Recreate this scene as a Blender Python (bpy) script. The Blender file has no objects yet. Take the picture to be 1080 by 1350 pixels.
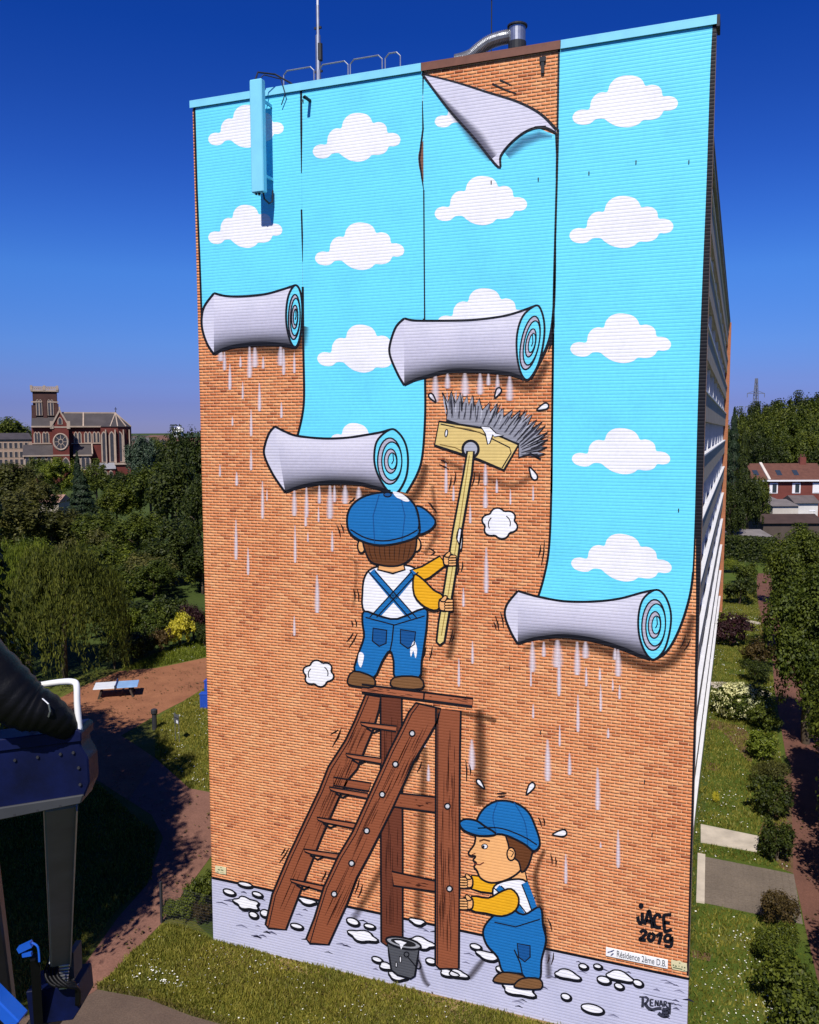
import bpy, bmesh, math, random
import numpy as np
from mathutils import Vector, Matrix
from mathutils.geometry import tessellate_polygon

S = bpy.context.scene
COL = S.collection
rng = np.random.default_rng(7)
random.seed(7)

# ------------------------------------------------------------------ camera
F_PX = 1138.2254                       # focal length in pixels of a 1080 px wide picture
YAW, PITCH, ROLL = -0.3645817, -0.0942401, -0.0025934
CAM = Vector((16.5246, -24.1153, 17.6299))
_cy, _sy = math.cos(YAW), math.sin(YAW)
FWD = Vector((_sy * math.cos(PITCH), _cy * math.cos(PITCH), math.sin(PITCH)))
_r = Vector((_cy, -_sy, 0)); _u = _r.cross(FWD)
RIGHT = _r * math.cos(ROLL) + _u * math.sin(ROLL)
UP = _u * math.cos(ROLL) - _r * math.sin(ROLL)
cam_data = bpy.data.cameras.new('camera')
cam = bpy.data.objects.new('camera', cam_data); COL.objects.link(cam)
cam.matrix_world = Matrix(((RIGHT.x, UP.x, -FWD.x, CAM.x), (RIGHT.y, UP.y, -FWD.y, CAM.y),
                           (RIGHT.z, UP.z, -FWD.z, CAM.z), (0, 0, 0, 1)))
cam_data.sensor_fit = 'HORIZONTAL'; cam_data.sensor_width = 36
cam_data.lens = 36 * F_PX / 1080
cam_data.clip_start = 0.1; cam_data.clip_end = 9000
S.camera = cam

# ------------------------------------------------------------------ sky, sun, exposure
SUN_EL, SUN_SIDE = math.radians(49.5), 0.14       # a little to the right of the wall's normal
_t = Vector((SUN_SIDE, -1, 0)).normalized()
TO_SUN = Vector((_t.x * math.cos(SUN_EL), _t.y * math.cos(SUN_EL), math.sin(SUN_EL)))
world = bpy.data.worlds.new('World'); S.world = world; world.use_nodes = True
wn = world.node_tree; wn.nodes.clear()
sky = wn.nodes.new('ShaderNodeTexSky'); sky.sky_type = 'NISHITA'; sky.sun_disc = False
sky.sun_elevation = SUN_EL; sky.sun_rotation = math.atan2(TO_SUN.x, TO_SUN.y)
sky.altitude = 0; sky.air_density = 1.0; sky.dust_density = 0.0; sky.ozone_density = 4.0
hs_ = wn.nodes.new('ShaderNodeHueSaturation'); hs_.inputs['Saturation'].default_value = 1.2; hs_.inputs['Hue'].default_value = 0.51
tc_ = wn.nodes.new('ShaderNodeTexCoord'); sz_ = wn.nodes.new('ShaderNodeSeparateXYZ'); wn.links.new(tc_.outputs['Generated'], sz_.inputs[0])
haze_ = wn.nodes.new('ShaderNodeValToRGB'); wn.links.new(sz_.outputs[2], haze_.inputs[0])      # dull lilac air low over the horizon, all the way round
HAZE_STOPS = [(0.0, (.235, .27, .80, 1)), (0.03, (.245, .275, .77, 1)), (0.055, (.28, .335, .80, 1)), (0.094, (.315, .46, .91, 1)), (0.17, (.34, .60, 1.05, 1)), (0.222, (.27, .52, 1.04, 1)), (0.277, (.20, .43, .98, 1)), (0.336, (.145, .37, .91, 1)), (0.40, (.08, .325, .88, 1))]
while len(haze_.color_ramp.elements) < len(HAZE_STOPS): haze_.color_ramp.elements.new(.5)
for i, (p, c) in enumerate(HAZE_STOPS): haze_.color_ramp.elements[i].position = p; haze_.color_ramp.elements[i].color = c
mh_ = wn.nodes.new('ShaderNodeMix'); mh_.data_type = 'RGBA'; mh_.blend_type = 'MULTIPLY'; mh_.inputs[0].default_value = 1.0
bg = wn.nodes.new('ShaderNodeBackground'); bg.inputs['Strength'].default_value = 0.075
wo = wn.nodes.new('ShaderNodeOutputWorld')
wn.links.new(sky.outputs[0], hs_.inputs['Color']); wn.links.new(hs_.outputs[0], mh_.inputs[6]); wn.links.new(haze_.outputs[0], mh_.inputs[7]); wn.links.new(mh_.outputs[2], bg.inputs[0]); wn.links.new(bg.outputs[0], wo.inputs[0])
sun_d = bpy.data.lights.new('sun', 'SUN'); sun_d.energy = 4.0; sun_d.angle = math.radians(0.5)
sun_d.color = (1.0, 0.95, 0.87)
sun = bpy.data.objects.new('sun', sun_d); COL.objects.link(sun)
sun.rotation_euler = TO_SUN.to_track_quat('Z', 'Y').to_euler(); sun.location = (0, -40, 60)
S.view_settings.view_transform = 'Standard'; S.view_settings.look = 'None'
S.view_settings.exposure = 0.48; S.view_settings.gamma = 1.0; S.view_settings.use_curve_mapping = False
S.cycles.max_bounces = 6; S.cycles.transparent_max_bounces = 16

# ------------------------------------------------------------------ helpers
def ray(px, py):
    return FWD + RIGHT * ((px - 540) / F_PX) + UP * ((675 - py) / F_PX)
def wallpt(px, py, y=0.0):
    v = ray(px, py); return CAM + v * ((y - CAM.y) / v.y)
def gnd(px, py, z=0.0):
    v = ray(px, py); return CAM + v * ((z - CAM.z) / v.z)
def at(px, py, depth):
    return CAM + ray(px, py) * depth
def at_ground(px, depth):
    p = at(px, 565, depth); return Vector((p.x, p.y, 0))

def tag(o, label=None, cat=None, group=None, kind=None):
    if label: o['label'] = label
    if cat: o['category'] = cat
    if group: o['group'] = group
    if kind: o['kind'] = kind
    return o
def empty(name, loc, rz=0.0, label=None, cat=None, group=None):
    o = bpy.data.objects.new(name, None); COL.objects.link(o)
    o.location = loc; o.rotation_euler = (0, 0, rz); o.empty_display_size = 0.2
    return tag(o, label, cat, group)
def link(name, me, parent=None, mat=None):
    o = bpy.data.objects.new(name, me); COL.objects.link(o)
    if parent is not None: o.parent = parent
    if mat is not None:
        if len(me.materials) == 0: me.materials.append(None)
        o.material_slots[0].link = 'OBJECT'; o.material_slots[0].material = mat
    return o

class MB:
    """collects boxes, tubes and sheets for ONE mesh"""
    def __init__(self): self.v = []; self.f = []; self.m = []
    def add(self, vs, fs, mi=0):
        b = len(self.v); self.v += [tuple(p) for p in vs]
        self.f += [tuple(b + i for i in f) for f in fs]; self.m += [mi] * len(fs)
        return self
    def box(self, x0, x1, y0, y1, z0, z1, mi=0, M=None):
        vs = [Vector((x, y, z)) for z in (z0, z1) for y in (y0, y1) for x in (x0, x1)]
        if M is not None: vs = [M @ v for v in vs]
        return self.add(vs, [(0, 2, 3, 1), (4, 5, 7, 6), (0, 1, 5, 4), (2, 6, 7, 3), (0, 4, 6, 2), (1, 3, 7, 5)], mi)
    def prism(self, poly, z0, z1, mi=0, M=None, cap=True):
        n = len(poly); vs = [Vector((p[0], p[1], z0)) for p in poly] + [Vector((p[0], p[1], z1)) for p in poly]
        if M is not None: vs = [M @ v for v in vs]
        fs = [(i, (i + 1) % n, n + (i + 1) % n, n + i) for i in range(n)]
        if cap: fs += [tuple(range(n - 1, -1, -1)), tuple(range(n, 2 * n))]
        return self.add(vs, fs, mi)
    def tube(self, pts, r, n=8, mi=0, caps=True):
        pts = [Vector(p) for p in pts]; rs = r if isinstance(r, (list, tuple)) else [r] * len(pts)
        rings = []; up = Vector((0, 0, 1)); prev = None
        for i, p in enumerate(pts):
            d = (pts[min(i + 1, len(pts) - 1)] - pts[max(i - 1, 0)]).normalized()
            if prev is None:
                a = d.cross(up)
                if a.length < 1e-3: a = d.cross(Vector((1, 0, 0)))
            else:
                a = prev - d * prev.dot(d)
                if a.length < 1e-4: a = d.cross(up)
            a.normalize(); prev = a; b = d.cross(a)
            rings.append([p + (a * math.cos(t) + b * math.sin(t)) * rs[i] for t in [2 * math.pi * k / n for k in range(n)]])
        vs = [v for R_ in rings for v in R_]; fs = []
        for i in range(len(rings) - 1):
            for k in range(n):
                fs.append((i * n + k, i * n + (k + 1) % n, (i + 1) * n + (k + 1) % n, (i + 1) * n + k))
        if caps: fs += [tuple(range(n - 1, -1, -1)), tuple((len(rings) - 1) * n + k for k in range(n))]
        return self.add(vs, fs, mi)
    def bar(self, a, b, w, h, mi=0):
        """square bar from a to b"""
        a = Vector(a); b = Vector(b); d = (b - a); L = d.length; d.normalize()
        s = d.cross(Vector((0, 0, 1)))
        if s.length < 1e-3: s = Vector((1, 0, 0))
        s.normalize(); t = s.cross(d)
        vs = [q + s * (i * w / 2) + t * (j * h / 2) for q in (a, b) for j in (-1, 1) for i in (-1, 1)]
        return self.add(vs, [(0, 2, 3, 1), (4, 5, 7, 6), (0, 1, 5, 4), (2, 6, 7, 3), (0, 4, 6, 2), (1, 3, 7, 5)], mi)
    def mesh(self, name, mats, smooth=False, bevel=0):
        me = bpy.data.meshes.new(name); me.from_pydata(self.v, [], self.f)
        for m in (mats if isinstance(mats, (list, tuple)) else [mats]): me.materials.append(m)
        if any(self.m): me.polygons.foreach_set('material_index', self.m)
        bm = bmesh.new(); bm.from_mesh(me)
        bmesh.ops.recalc_face_normals(bm, faces=bm.faces)
        if bevel: bmesh.ops.bevel(bm, geom=list(bm.edges), offset=bevel, segments=1, affect='EDGES', clamp_overlap=True)
        bm.to_mesh(me); bm.free()
        if smooth: me.polygons.foreach_set('use_smooth', [True] * len(me.polygons))
        me.update(); return me
    def build(self, name, mats, parent=None, smooth=False, bevel=0):
        return link(name, self.mesh(name, mats, smooth, bevel), parent)

# ------------------------------------------------------------------ materials
def lin(r, g, b):
    f = lambda c: (c / 255 / 12.92) if c <= 10.3 else ((c / 255 + 0.055) / 1.055) ** 2.4
    return (f(r), f(g), f(b), 1.0)
class NT:
    def __init__(self, name):
        self.mat = bpy.data.materials.new(name); self.mat.use_nodes = True
        self.t = self.mat.node_tree; self.t.nodes.clear()
        self.out = self.n('ShaderNodeOutputMaterial'); self.p = self.n('ShaderNodeBsdfPrincipled')
        self.l(self.p.outputs[0], self.out.inputs[0])
    def n(self, ty, **k):
        o = self.t.nodes.new(ty)
        for a, b in k.items(): setattr(o, a, b)
        return o
    def l(self, a, b): self.t.links.new(a, b)
    def mix(self, fac, a, b, blend='MIX'):
        m = self.n('ShaderNodeMix', data_type='RGBA', blend_type=blend)
        for i, v in ((0, fac), (6, a), (7, b)):
            if hasattr(v, 'is_linked') or isinstance(v, bpy.types.NodeSocket): self.l(v, m.inputs[i])
            else: m.inputs[i].default_value = v
        return m.outputs[2]
    def noise(self, scale, detail=4, rough=0.6, co='Object', vec=None):
        t = self.n('ShaderNodeTexNoise'); t.inputs['Scale'].default_value = scale
        t.inputs['Detail'].default_value = detail; t.inputs['Roughness'].default_value = rough
        if vec is None:
            c = self.n('ShaderNodeTexCoord'); vec = c.outputs[co]
        self.l(vec, t.inputs['Vector']); return t.outputs['Fac']
    def ramp(self, fac, stops):
        r = self.n('ShaderNodeValToRGB'); e = r.color_ramp.elements
        while len(e) < len(stops): e.new(0.5)
        for i, (p, c) in enumerate(stops): e[i].position = p; e[i].color = c
        self.l(fac, r.inputs[0]); return r.outputs[0]
    def bump(self, h, dist, strength=1.0):
        b = self.n('ShaderNodeBump'); b.inputs['Distance'].default_value = dist; b.inputs['Strength'].default_value = strength
        self.l(h, b.inputs['Height']); self.l(b.outputs[0], self.p.inputs['Normal']); return b
def mat(name, col, rough=0.7, var=0.25, scale=3.0, bump=0.0, metallic=0.0, spec=0.3):
    """plain material with noise wear: col is linear rgb"""
    m = NT(name); c = tuple(col[:3]) + (1,)
    f = m.noise(scale, 5)
    lo = tuple(x * (1 - var) for x in c[:3]) + (1,); hi = tuple(min(1, x * (1 + var)) for x in c[:3]) + (1,)
    m.l(m.ramp(f, [(0.3, lo), (0.7, hi)]), m.p.inputs['Base Color'])
    m.p.inputs['Roughness'].default_value = rough; m.p.inputs['Metallic'].default_value = metallic
    m.p.inputs['Specular IOR Level'].default_value = spec
    if bump: m.bump(m.noise(scale * 6, 4), bump)
    return m.mat
ROW, BLEN, JOINT = 0.092, 0.26, 0.013
def brick_coords(m):
    c = m.n('ShaderNodeTexCoord'); s = m.n('ShaderNodeSeparateXYZ'); k = m.n('ShaderNodeCombineXYZ')
    m.l(c.outputs['Object'], s.inputs[0]); m.l(s.outputs[0], k.inputs[0]); m.l(s.outputs[2], k.inputs[1])
    b = m.n('ShaderNodeTexBrick'); m.l(k.outputs[0], b.inputs['Vector'])
    b.inputs['Scale'].default_value = 1.0; b.inputs['Mortar Size'].default_value = 0.011
    b.inputs['Mortar Smooth'].default_value = 0.6; b.inputs['Brick Width'].default_value = BLEN
    b.inputs['Row Height'].default_value = ROW; b.offset = 0.5; b.offset_frequency = 2
    return c, b
def paint_material(name, glaze=False):
    m = NT(name); a = m.n('ShaderNodeAttribute', attribute_name='Col')
    c, b = brick_coords(m)
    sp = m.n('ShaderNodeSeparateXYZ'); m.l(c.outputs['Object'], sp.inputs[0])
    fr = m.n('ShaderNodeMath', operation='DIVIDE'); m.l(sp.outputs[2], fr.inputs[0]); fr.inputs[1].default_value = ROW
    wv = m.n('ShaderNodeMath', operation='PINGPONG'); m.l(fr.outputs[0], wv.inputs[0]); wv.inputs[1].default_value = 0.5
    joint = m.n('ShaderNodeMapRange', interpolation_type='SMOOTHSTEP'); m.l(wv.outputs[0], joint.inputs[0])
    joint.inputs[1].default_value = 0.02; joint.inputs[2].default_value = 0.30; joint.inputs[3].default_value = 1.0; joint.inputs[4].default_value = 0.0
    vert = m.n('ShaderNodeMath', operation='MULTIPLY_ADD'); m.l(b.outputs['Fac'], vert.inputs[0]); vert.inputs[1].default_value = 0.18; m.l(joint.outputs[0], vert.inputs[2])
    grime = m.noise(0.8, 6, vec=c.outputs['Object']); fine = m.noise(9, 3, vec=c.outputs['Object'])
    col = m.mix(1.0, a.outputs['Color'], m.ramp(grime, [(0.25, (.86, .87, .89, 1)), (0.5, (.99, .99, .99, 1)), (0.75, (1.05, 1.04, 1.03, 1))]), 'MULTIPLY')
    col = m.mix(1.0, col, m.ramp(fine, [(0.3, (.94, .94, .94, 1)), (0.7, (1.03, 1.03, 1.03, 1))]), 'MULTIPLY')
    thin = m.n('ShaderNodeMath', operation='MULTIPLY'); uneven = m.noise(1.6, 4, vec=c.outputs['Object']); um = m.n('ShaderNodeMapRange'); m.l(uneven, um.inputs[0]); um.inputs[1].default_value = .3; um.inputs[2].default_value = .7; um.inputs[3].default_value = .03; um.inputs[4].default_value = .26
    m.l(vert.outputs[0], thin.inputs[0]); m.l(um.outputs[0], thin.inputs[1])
    col = m.mix(thin.outputs[0], col, m.mix(1.0, col, (.70, .70, .72, 1), 'MULTIPLY'))  # thin mixes in darker joint rows: groove shade painted into the colour
    m.l(col, m.p.inputs['Base Color']); m.p.inputs['Roughness'].default_value = 0.55
    m.p.inputs['Specular IOR Level'].default_value = 0.25
    inv = m.n('ShaderNodeMath', operation='SUBTRACT'); inv.inputs[0].default_value = 1.0; m.l(vert.outputs[0], inv.inputs[1])
    m.bump(inv.outputs[0], 0.0034, 1.0)
    if glaze:
        tr = m.n('ShaderNodeBsdfTransparent'); mx = m.n('ShaderNodeMixShader')
        m.l(a.outputs['Alpha'], mx.inputs[0]); m.l(tr.outputs[0], mx.inputs[1]); m.l(m.p.outputs[0], mx.inputs[2])
        m.l(mx.outputs[0], m.out.inputs[0])
    return m.mat
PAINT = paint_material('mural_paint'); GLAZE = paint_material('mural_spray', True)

def brick_material(name, per_object):
    m = NT(name); g = m.n('ShaderNodeNewGeometry'); oi = m.n('ShaderNodeObjectInfo')
    rnd = oi.outputs['Random'] if per_object else g.outputs['Random Per Island']
    zone = m.noise(0.35, 4, vec=g.outputs['Position'])
    cold = m.ramp(rnd, [(0.0, (.30, .08, .034, 1)), (0.05, (.50, .155, .060, 1)), (0.4, (.64, .215, .082, 1)), (0.8, (.69, .26, .102, 1)), (1.0, (.73, .33, .145, 1))])
    warm = m.ramp(rnd, [(0.0, (.52, .175, .066, 1)), (0.12, (.67, .255, .10, 1)), (1.0, (.75, .345, .152, 1))])
    col = m.mix(m.ramp(zone, [(0.40, (0, 0, 0, 1)), (0.62, (1, 1, 1, 1))]), cold, warm)
    col = m.mix(1.0, col, m.ramp(m.noise(40, 3, vec=g.outputs['Position']), [(0.3, (.88, .86, .85, 1)), (0.7, (1.05, 1.05, 1.05, 1))]), 'MULTIPLY')
    m.l(col, m.p.inputs['Base Color']); m.p.inputs['Roughness'].default_value = 0.85
    m.p.inputs['Specular IOR Level'].default_value = 0.15
    m.bump(m.noise(90, 3, vec=g.outputs['Position']), 0.003)
    return m.mat
BRICK_STUFF = brick_material('wall_brick_many', False); BRICK_ONE = brick_material('wall_brick_single', True)
MORTAR = mat('mortar', (.74, .42, .245), 0.95, 0.15, 2.0, 0.004)

def leaf_material(name, dark, light, transl=0.3, rough=0.55):
    m = NT(name); g = m.n('ShaderNodeNewGeometry'); oi = m.n('ShaderNodeObjectInfo')
    col = m.ramp(g.outputs['Random Per Island'], [(0.0, tuple(dark) + (1,)), (1.0, tuple(light) + (1,))])
    tint = m.ramp(oi.outputs['Random'], [(0.0, (.8, .85, .8, 1)), (1.0, (1.15, 1.1, 1.05, 1))])
    clump = m.ramp(m.noise(0.5, 3, vec=g.outputs['Position']), [(0.3, (.75, .8, .75, 1)), (0.7, (1.2, 1.15, 1.0, 1))])
    col = m.mix(1.0, m.mix(1.0, col, tint, 'MULTIPLY'), clump, 'MULTIPLY')
    m.l(col, m.p.inputs['Base Color']); m.p.inputs['Roughness'].default_value = rough
    m.p.inputs['Specular IOR Level'].default_value = 0.25
    t = m.n('ShaderNodeBsdfTranslucent'); m.l(m.mix(1.0, col, (1.3, 1.5, .6, 1), 'MULTIPLY'), t.inputs['Color'])
    mx = m.n('ShaderNodeMixShader'); mx.inputs[0].default_value = transl
    m.l(m.p.outputs[0], mx.inputs[1]); m.l(t.outputs[0], mx.inputs[2]); m.l(mx.outputs[0], m.out.inputs[0])
    return m.mat
LEAF = {
    'mid': leaf_material('leaf_mid', (.018, .031, .004), (.125, .150, .019)),
    'bright': leaf_material('leaf_bright', (.045, .068, .006), (.21, .24, .026)),
    'dark': leaf_material('leaf_dark', (.010, .019, .004), (.062, .080, .012)),
    'conifer': leaf_material('leaf_conifer', (.010, .022, .010), (.028, .048, .020), 0.1),
    'olive': leaf_material('leaf_olive', (.035, .038, .009), (.125, .120, .032)),
    'bluish': leaf_material('leaf_bluish', (.022, .042, .026), (.060, .090, .062), 0.1),
    'weep': leaf_material('leaf_weep', (.016, .026, .005), (.125, .140, .024)),
    'purple': leaf_material('leaf_purple', (.022, .008, .012), (.055, .020, .028)),
    'yellow': leaf_material('leaf_yellow', (.34, .30, .03), (.62, .54, .06)),
    'rust': leaf_material('leaf_rust', (.05, .03, .012), (.13, .085, .03)),
    'cream': leaf_material('leaf_cream', (.48, .46, .26), (.74, .72, .50), 0.2),
    'grass': leaf_material('leaf_grass', (.105, .120, .015), (.28, .25, .055)),
}
BARK = mat('bark', (.10, .075, .05), 0.95, 0.4, 4, 0.02)

# ------------------------------------------------------------------ the apartment block
W, H = 15.6496, 28.0
BL = 64.0                               # length of the block
FX = W - 0.45                           # balcony front
RX = W - 1.75                           # wall behind the balconies
CYAN = lin(105, 214, 244); CYAN_D = lin(70, 165, 205)
block = empty('apartment_building', (0, 0, 0), 0,
              'tall brick apartment block with a wallpaper mural painted on its end wall', 'building')
metal_cyan = mat('painted_metal_cyan', (.22, .62, .80), 0.4, 0.06, 2)
metal_brown = mat('painted_metal_brown', (.17, .07, .045), 0.5, 0.15, 3)
concrete = mat('pale_concrete', (.47, .43, .38), 0.85, 0.18, 1.5, 0.004)
beige = mat('beige_render', (.43, .36, .27), 0.85, 0.14, 1.2, 0.003)
white_paint = mat('white_paint', (.74, .74, .76), 0.5, 0.06, 3)
lilac_panel = mat('white_panel', (.62, .63, .68), 0.6, 0.08, 2)
dark_trim = mat('dark_trim', (.02, .022, .028), 0.6, 0.2, 4)
roof_felt = mat('roof_felt', (.12, .12, .12), 0.9, 0.25, 1.0, 0.01)
glass = NT('window_glass'); glass.p.inputs['Base Color'].default_value = (.03, .04, .055, 1)
glass.p.inputs['Roughness'].default_value = 0.06; glass.p.inputs['Specular IOR Level'].default_value = 0.8; glass = glass.mat
plain_brick = NT('far_brickwork'); _c, _b = brick_coords(plain_brick)
_b.inputs['Color1'].default_value = (.36, .12, .05, 1); _b.inputs['Color2'].default_value = (.28, .09, .038, 1)
_b.inputs['Mortar'].default_value = (.38, .2, .11, 1)
plain_brick.l(_b.outputs['Color'], plain_brick.p.inputs['Base Color']); plain_brick.p.inputs['Roughness'].default_value = .9
plain_brick = plain_brick.mat

# end wall: mortar bed + every brick as geometry
end_wall = MB().box(0, W, 0.0022, 0.42, 0, H - 0.2).build('end_wall', MORTAR, block)
nrow = int((H - 0.2) / ROW)
bx = []
for k in range(nrow):
    off = 0.5 * BLEN if k % 2 == 0 else 0.0
    n = int(W / BLEN) + 2
    for i in range(n):
        a = i * BLEN - off; b = a + BLEN
        a = max(a, 0.0); b = min(b, W)
        if b - a < 0.05: continue
        bx.append((a + (JOINT / 2 if a > 0 else 0), b - (JOINT / 2 if b < W else 0), k * ROW + JOINT / 2, (k + 1) * ROW - JOINT / 2))
bx = np.array(bx)
cen = np.stack([(bx[:, 0] + bx[:, 1]) / 2, np.zeros(len(bx)), (bx[:, 2] + bx[:, 3]) / 2], 1)
_d = cen - np.array(CAM); _z = _d @ np.array(FWD)
_px = 540 + F_PX * (_d @ np.array(RIGHT)) / _z; _py = 675 - F_PX * (_d @ np.array(UP)) / _z
bare = (_px > 745) & (_py > 915) & (_py < 1185)
order = np.argsort(np.where(bare, np.linalg.norm(_d, axis=1), 1e9))[:300]
single = np.zeros(len(bx), bool); single[order] = True
def brick_mesh(name, B):
    n = len(B); y0 = 0.0003 + rng.uniform(-.0010, .0010, n); y1 = np.full(n, 0.008)
    v = np.zeros((n, 8, 3))
    for j, (xi, yi, zi) in enumerate([(0, y0, 2), (1, y0, 2), (1, y0, 3), (0, y0, 3), (0, y1, 2), (1, y1, 2), (1, y1, 3), (0, y1, 3)]):
        v[:, j, 0] = B[:, xi]; v[:, j, 1] = yi; v[:, j, 2] = B[:, zi]
    f = np.array([(0, 1, 2, 3), (1, 5, 6, 2), (4, 0, 3, 7), (3, 2, 6, 7), (4, 5, 1, 0)])
    F = (f[None] + 8 * np.arange(n)[:, None, None]).reshape(-1, 4)
    return quads(name, v.reshape(-1, 3), F)
def quads(name, V, F):
    """fast mesh of quads from arrays"""
    me = bpy.data.meshes.new(name); V = np.asarray(V, np.float32); F = np.asarray(F, np.int32)
    me.vertices.add(len(V)); me.vertices.foreach_set('co', V.ravel())
    me.loops.add(F.size); me.loops.foreach_set('vertex_index', F.ravel())
    me.polygons.add(len(F)); me.polygons.foreach_set('loop_start', np.arange(0, F.size, F.shape[1], dtype=np.int32))
    me.polygons.foreach_set('loop_total', np.full(len(F), F.shape[1], np.int32))
    me.update(calc_edges=True); return me
bw = link('brickwork', brick_mesh('brickwork', bx[~single]), end_wall, BRICK_STUFF); bw['kind'] = 'stuff'
_shape = brick_mesh('brick', np.array([[0, BLEN - JOINT, 0, ROW - JOINT]]))
for a, b, z0, z1 in bx[single]:
    o = link('brick', _shape, end_wall, BRICK_ONE); o.location = (a, random.uniform(-.002, .001), z0)
    o.scale = ((b - a) / (BLEN - JOINT), 1, 1)

# body, roof, right-hand balconies
MB().box(0.05, RX, 0.42, BL - 0.4, 0, H - 0.35).build('rear_block', plain_brick, block)
MB().box(0.0, W - 0.3, 0.42, BL, H - 0.35, H - 0.12).build('roof', roof_felt, block)
MB().box(RX, W - .2, BL - 0.4, BL, 0, H - 0.35).build('rear_end_wall', plain_brick, block)
MB().box(RX, FX + .12, 0.42, BL - 0.4, H - 0.62, H - 0.35).build('eaves_slab', concrete, block)
# coping: cyan, brown above the bare brick triangle, cyan again
xa, xb = wallpt(556, 92).x, wallpt(740, 62).x
for x0, x1, m_ in ((-0.06, xa, metal_cyan), (xa + .01, xb - .01, metal_brown), (xb, W + 0.07, metal_cyan)):
    c = MB().box(x0, x1, -0.07, 0.50, H - 0.02, H + 0.02).box(x0, x1, -0.07, -0.045, H - 0.2, H - 0.021)
    c.build('coping', m_, block)
MB().box(W + .005, W + .08, -0.071, 0.5, H - 0.26, H + 0.021).build('coping_end', dark_trim, block)
CAPS = [16.62 + 2.51 * k for k in range(-6, 5)]
for z in CAPS:
    if z > H - 1.0: continue
    par = MB().box(FX - .1, FX, 0.42, BL - 0.4, z - 1.17, z - 0.03).build('parapet', beige, block)
    MB().box(FX - .14, FX + .06, 0.42, BL - 0.4, z - 0.03, z + 0.04).build('parapet_cap', white_paint, par)
    MB().box(RX, FX - .101, 0.42, BL - 0.4, z - 1.17, z - 0.97).build('balcony_slab', concrete, block)
wf = MB().box(-.02, .03, 0, 1.5, 0, .06).box(-.02, .03, 0, 1.5, 1.96, 2.02).box(-.02, .03, 0, .06, .06, 1.96).box(-.02, .03, 1.44, 1.5, .06, 1.96).box(-.02, .02, .72, .78, .06, 1.96).mesh('window', white_paint)
wpn = MB().box(0, .012, .06, 1.44, .06, 1.96).mesh('pane', glass)
pnl = MB().box(0, .05, 0, 1.1, 0, 2.2).mesh('wall_panel', lilac_panel)
div = MB().box(0, FX - RX - .15, 0, .12, 0, 2.28).mesh('balcony_divider', lilac_panel)
for z in CAPS:
    if z > H - 1.0: continue
    zf = z - 0.96; y = 0.6; i = 0
    while y < BL - 3.2:
        if i % 2 == 0:
            w_ = link('window', wf, block); w_.location = (RX + .03, y, zf + .1)
            link('pane', wpn, w_)
        else:
            p_ = link('wall_panel', pnl, block); p_.location = (RX + .002, y + .2, zf + .02)
        if i % 4 == 3:
            d_ = link('balcony_divider', div, block); d_.location = (RX + .06, y + 1.42, zf + .01)
        y += 1.6; i += 1

# ------------------------------------------------------------------ the mural
def cr(pts, closed=False, n=6):
    P = [np.array(p, float) for p in pts]; out = []; N = len(P)
    rngi = range(N) if closed else range(N - 1)
    for i in rngi:
        if closed: a, b, c, d = P[i - 1], P[i], P[(i + 1) % N], P[(i + 2) % N]
        else: a, b, c, d = P[max(i - 1, 0)], P[i], P[i + 1], P[min(i + 2, N - 1)]
        for k in range(n):
            t = k / n
            out.append(.5 * ((2 * b) + (c - a) * t + (2 * a - 5 * b + 4 * c - d) * t * t + (3 * b - a - 3 * c + d) * t ** 3))
    if not closed: out.append(P[-1])
    return [tuple(p) for p in out]
def ell(cx, cy, rx, ry, n=24, rot=0, a0=0, a1=360):
    full = abs(a1 - a0) >= 360; m = n if full else n + 1; c, s = math.cos(math.radians(rot)), math.sin(math.radians(rot))
    out = []
    for i in range(m):
        t = math.radians(a0 + (a1 - a0) * i / n); x, y = rx * math.cos(t), ry * math.sin(t)
        out.append((cx + x * c - y * s, cy + x * s + y * c))
    return out
BLACK = lin(16, 17, 26); WHITE = lin(232, 232, 238)
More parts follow.
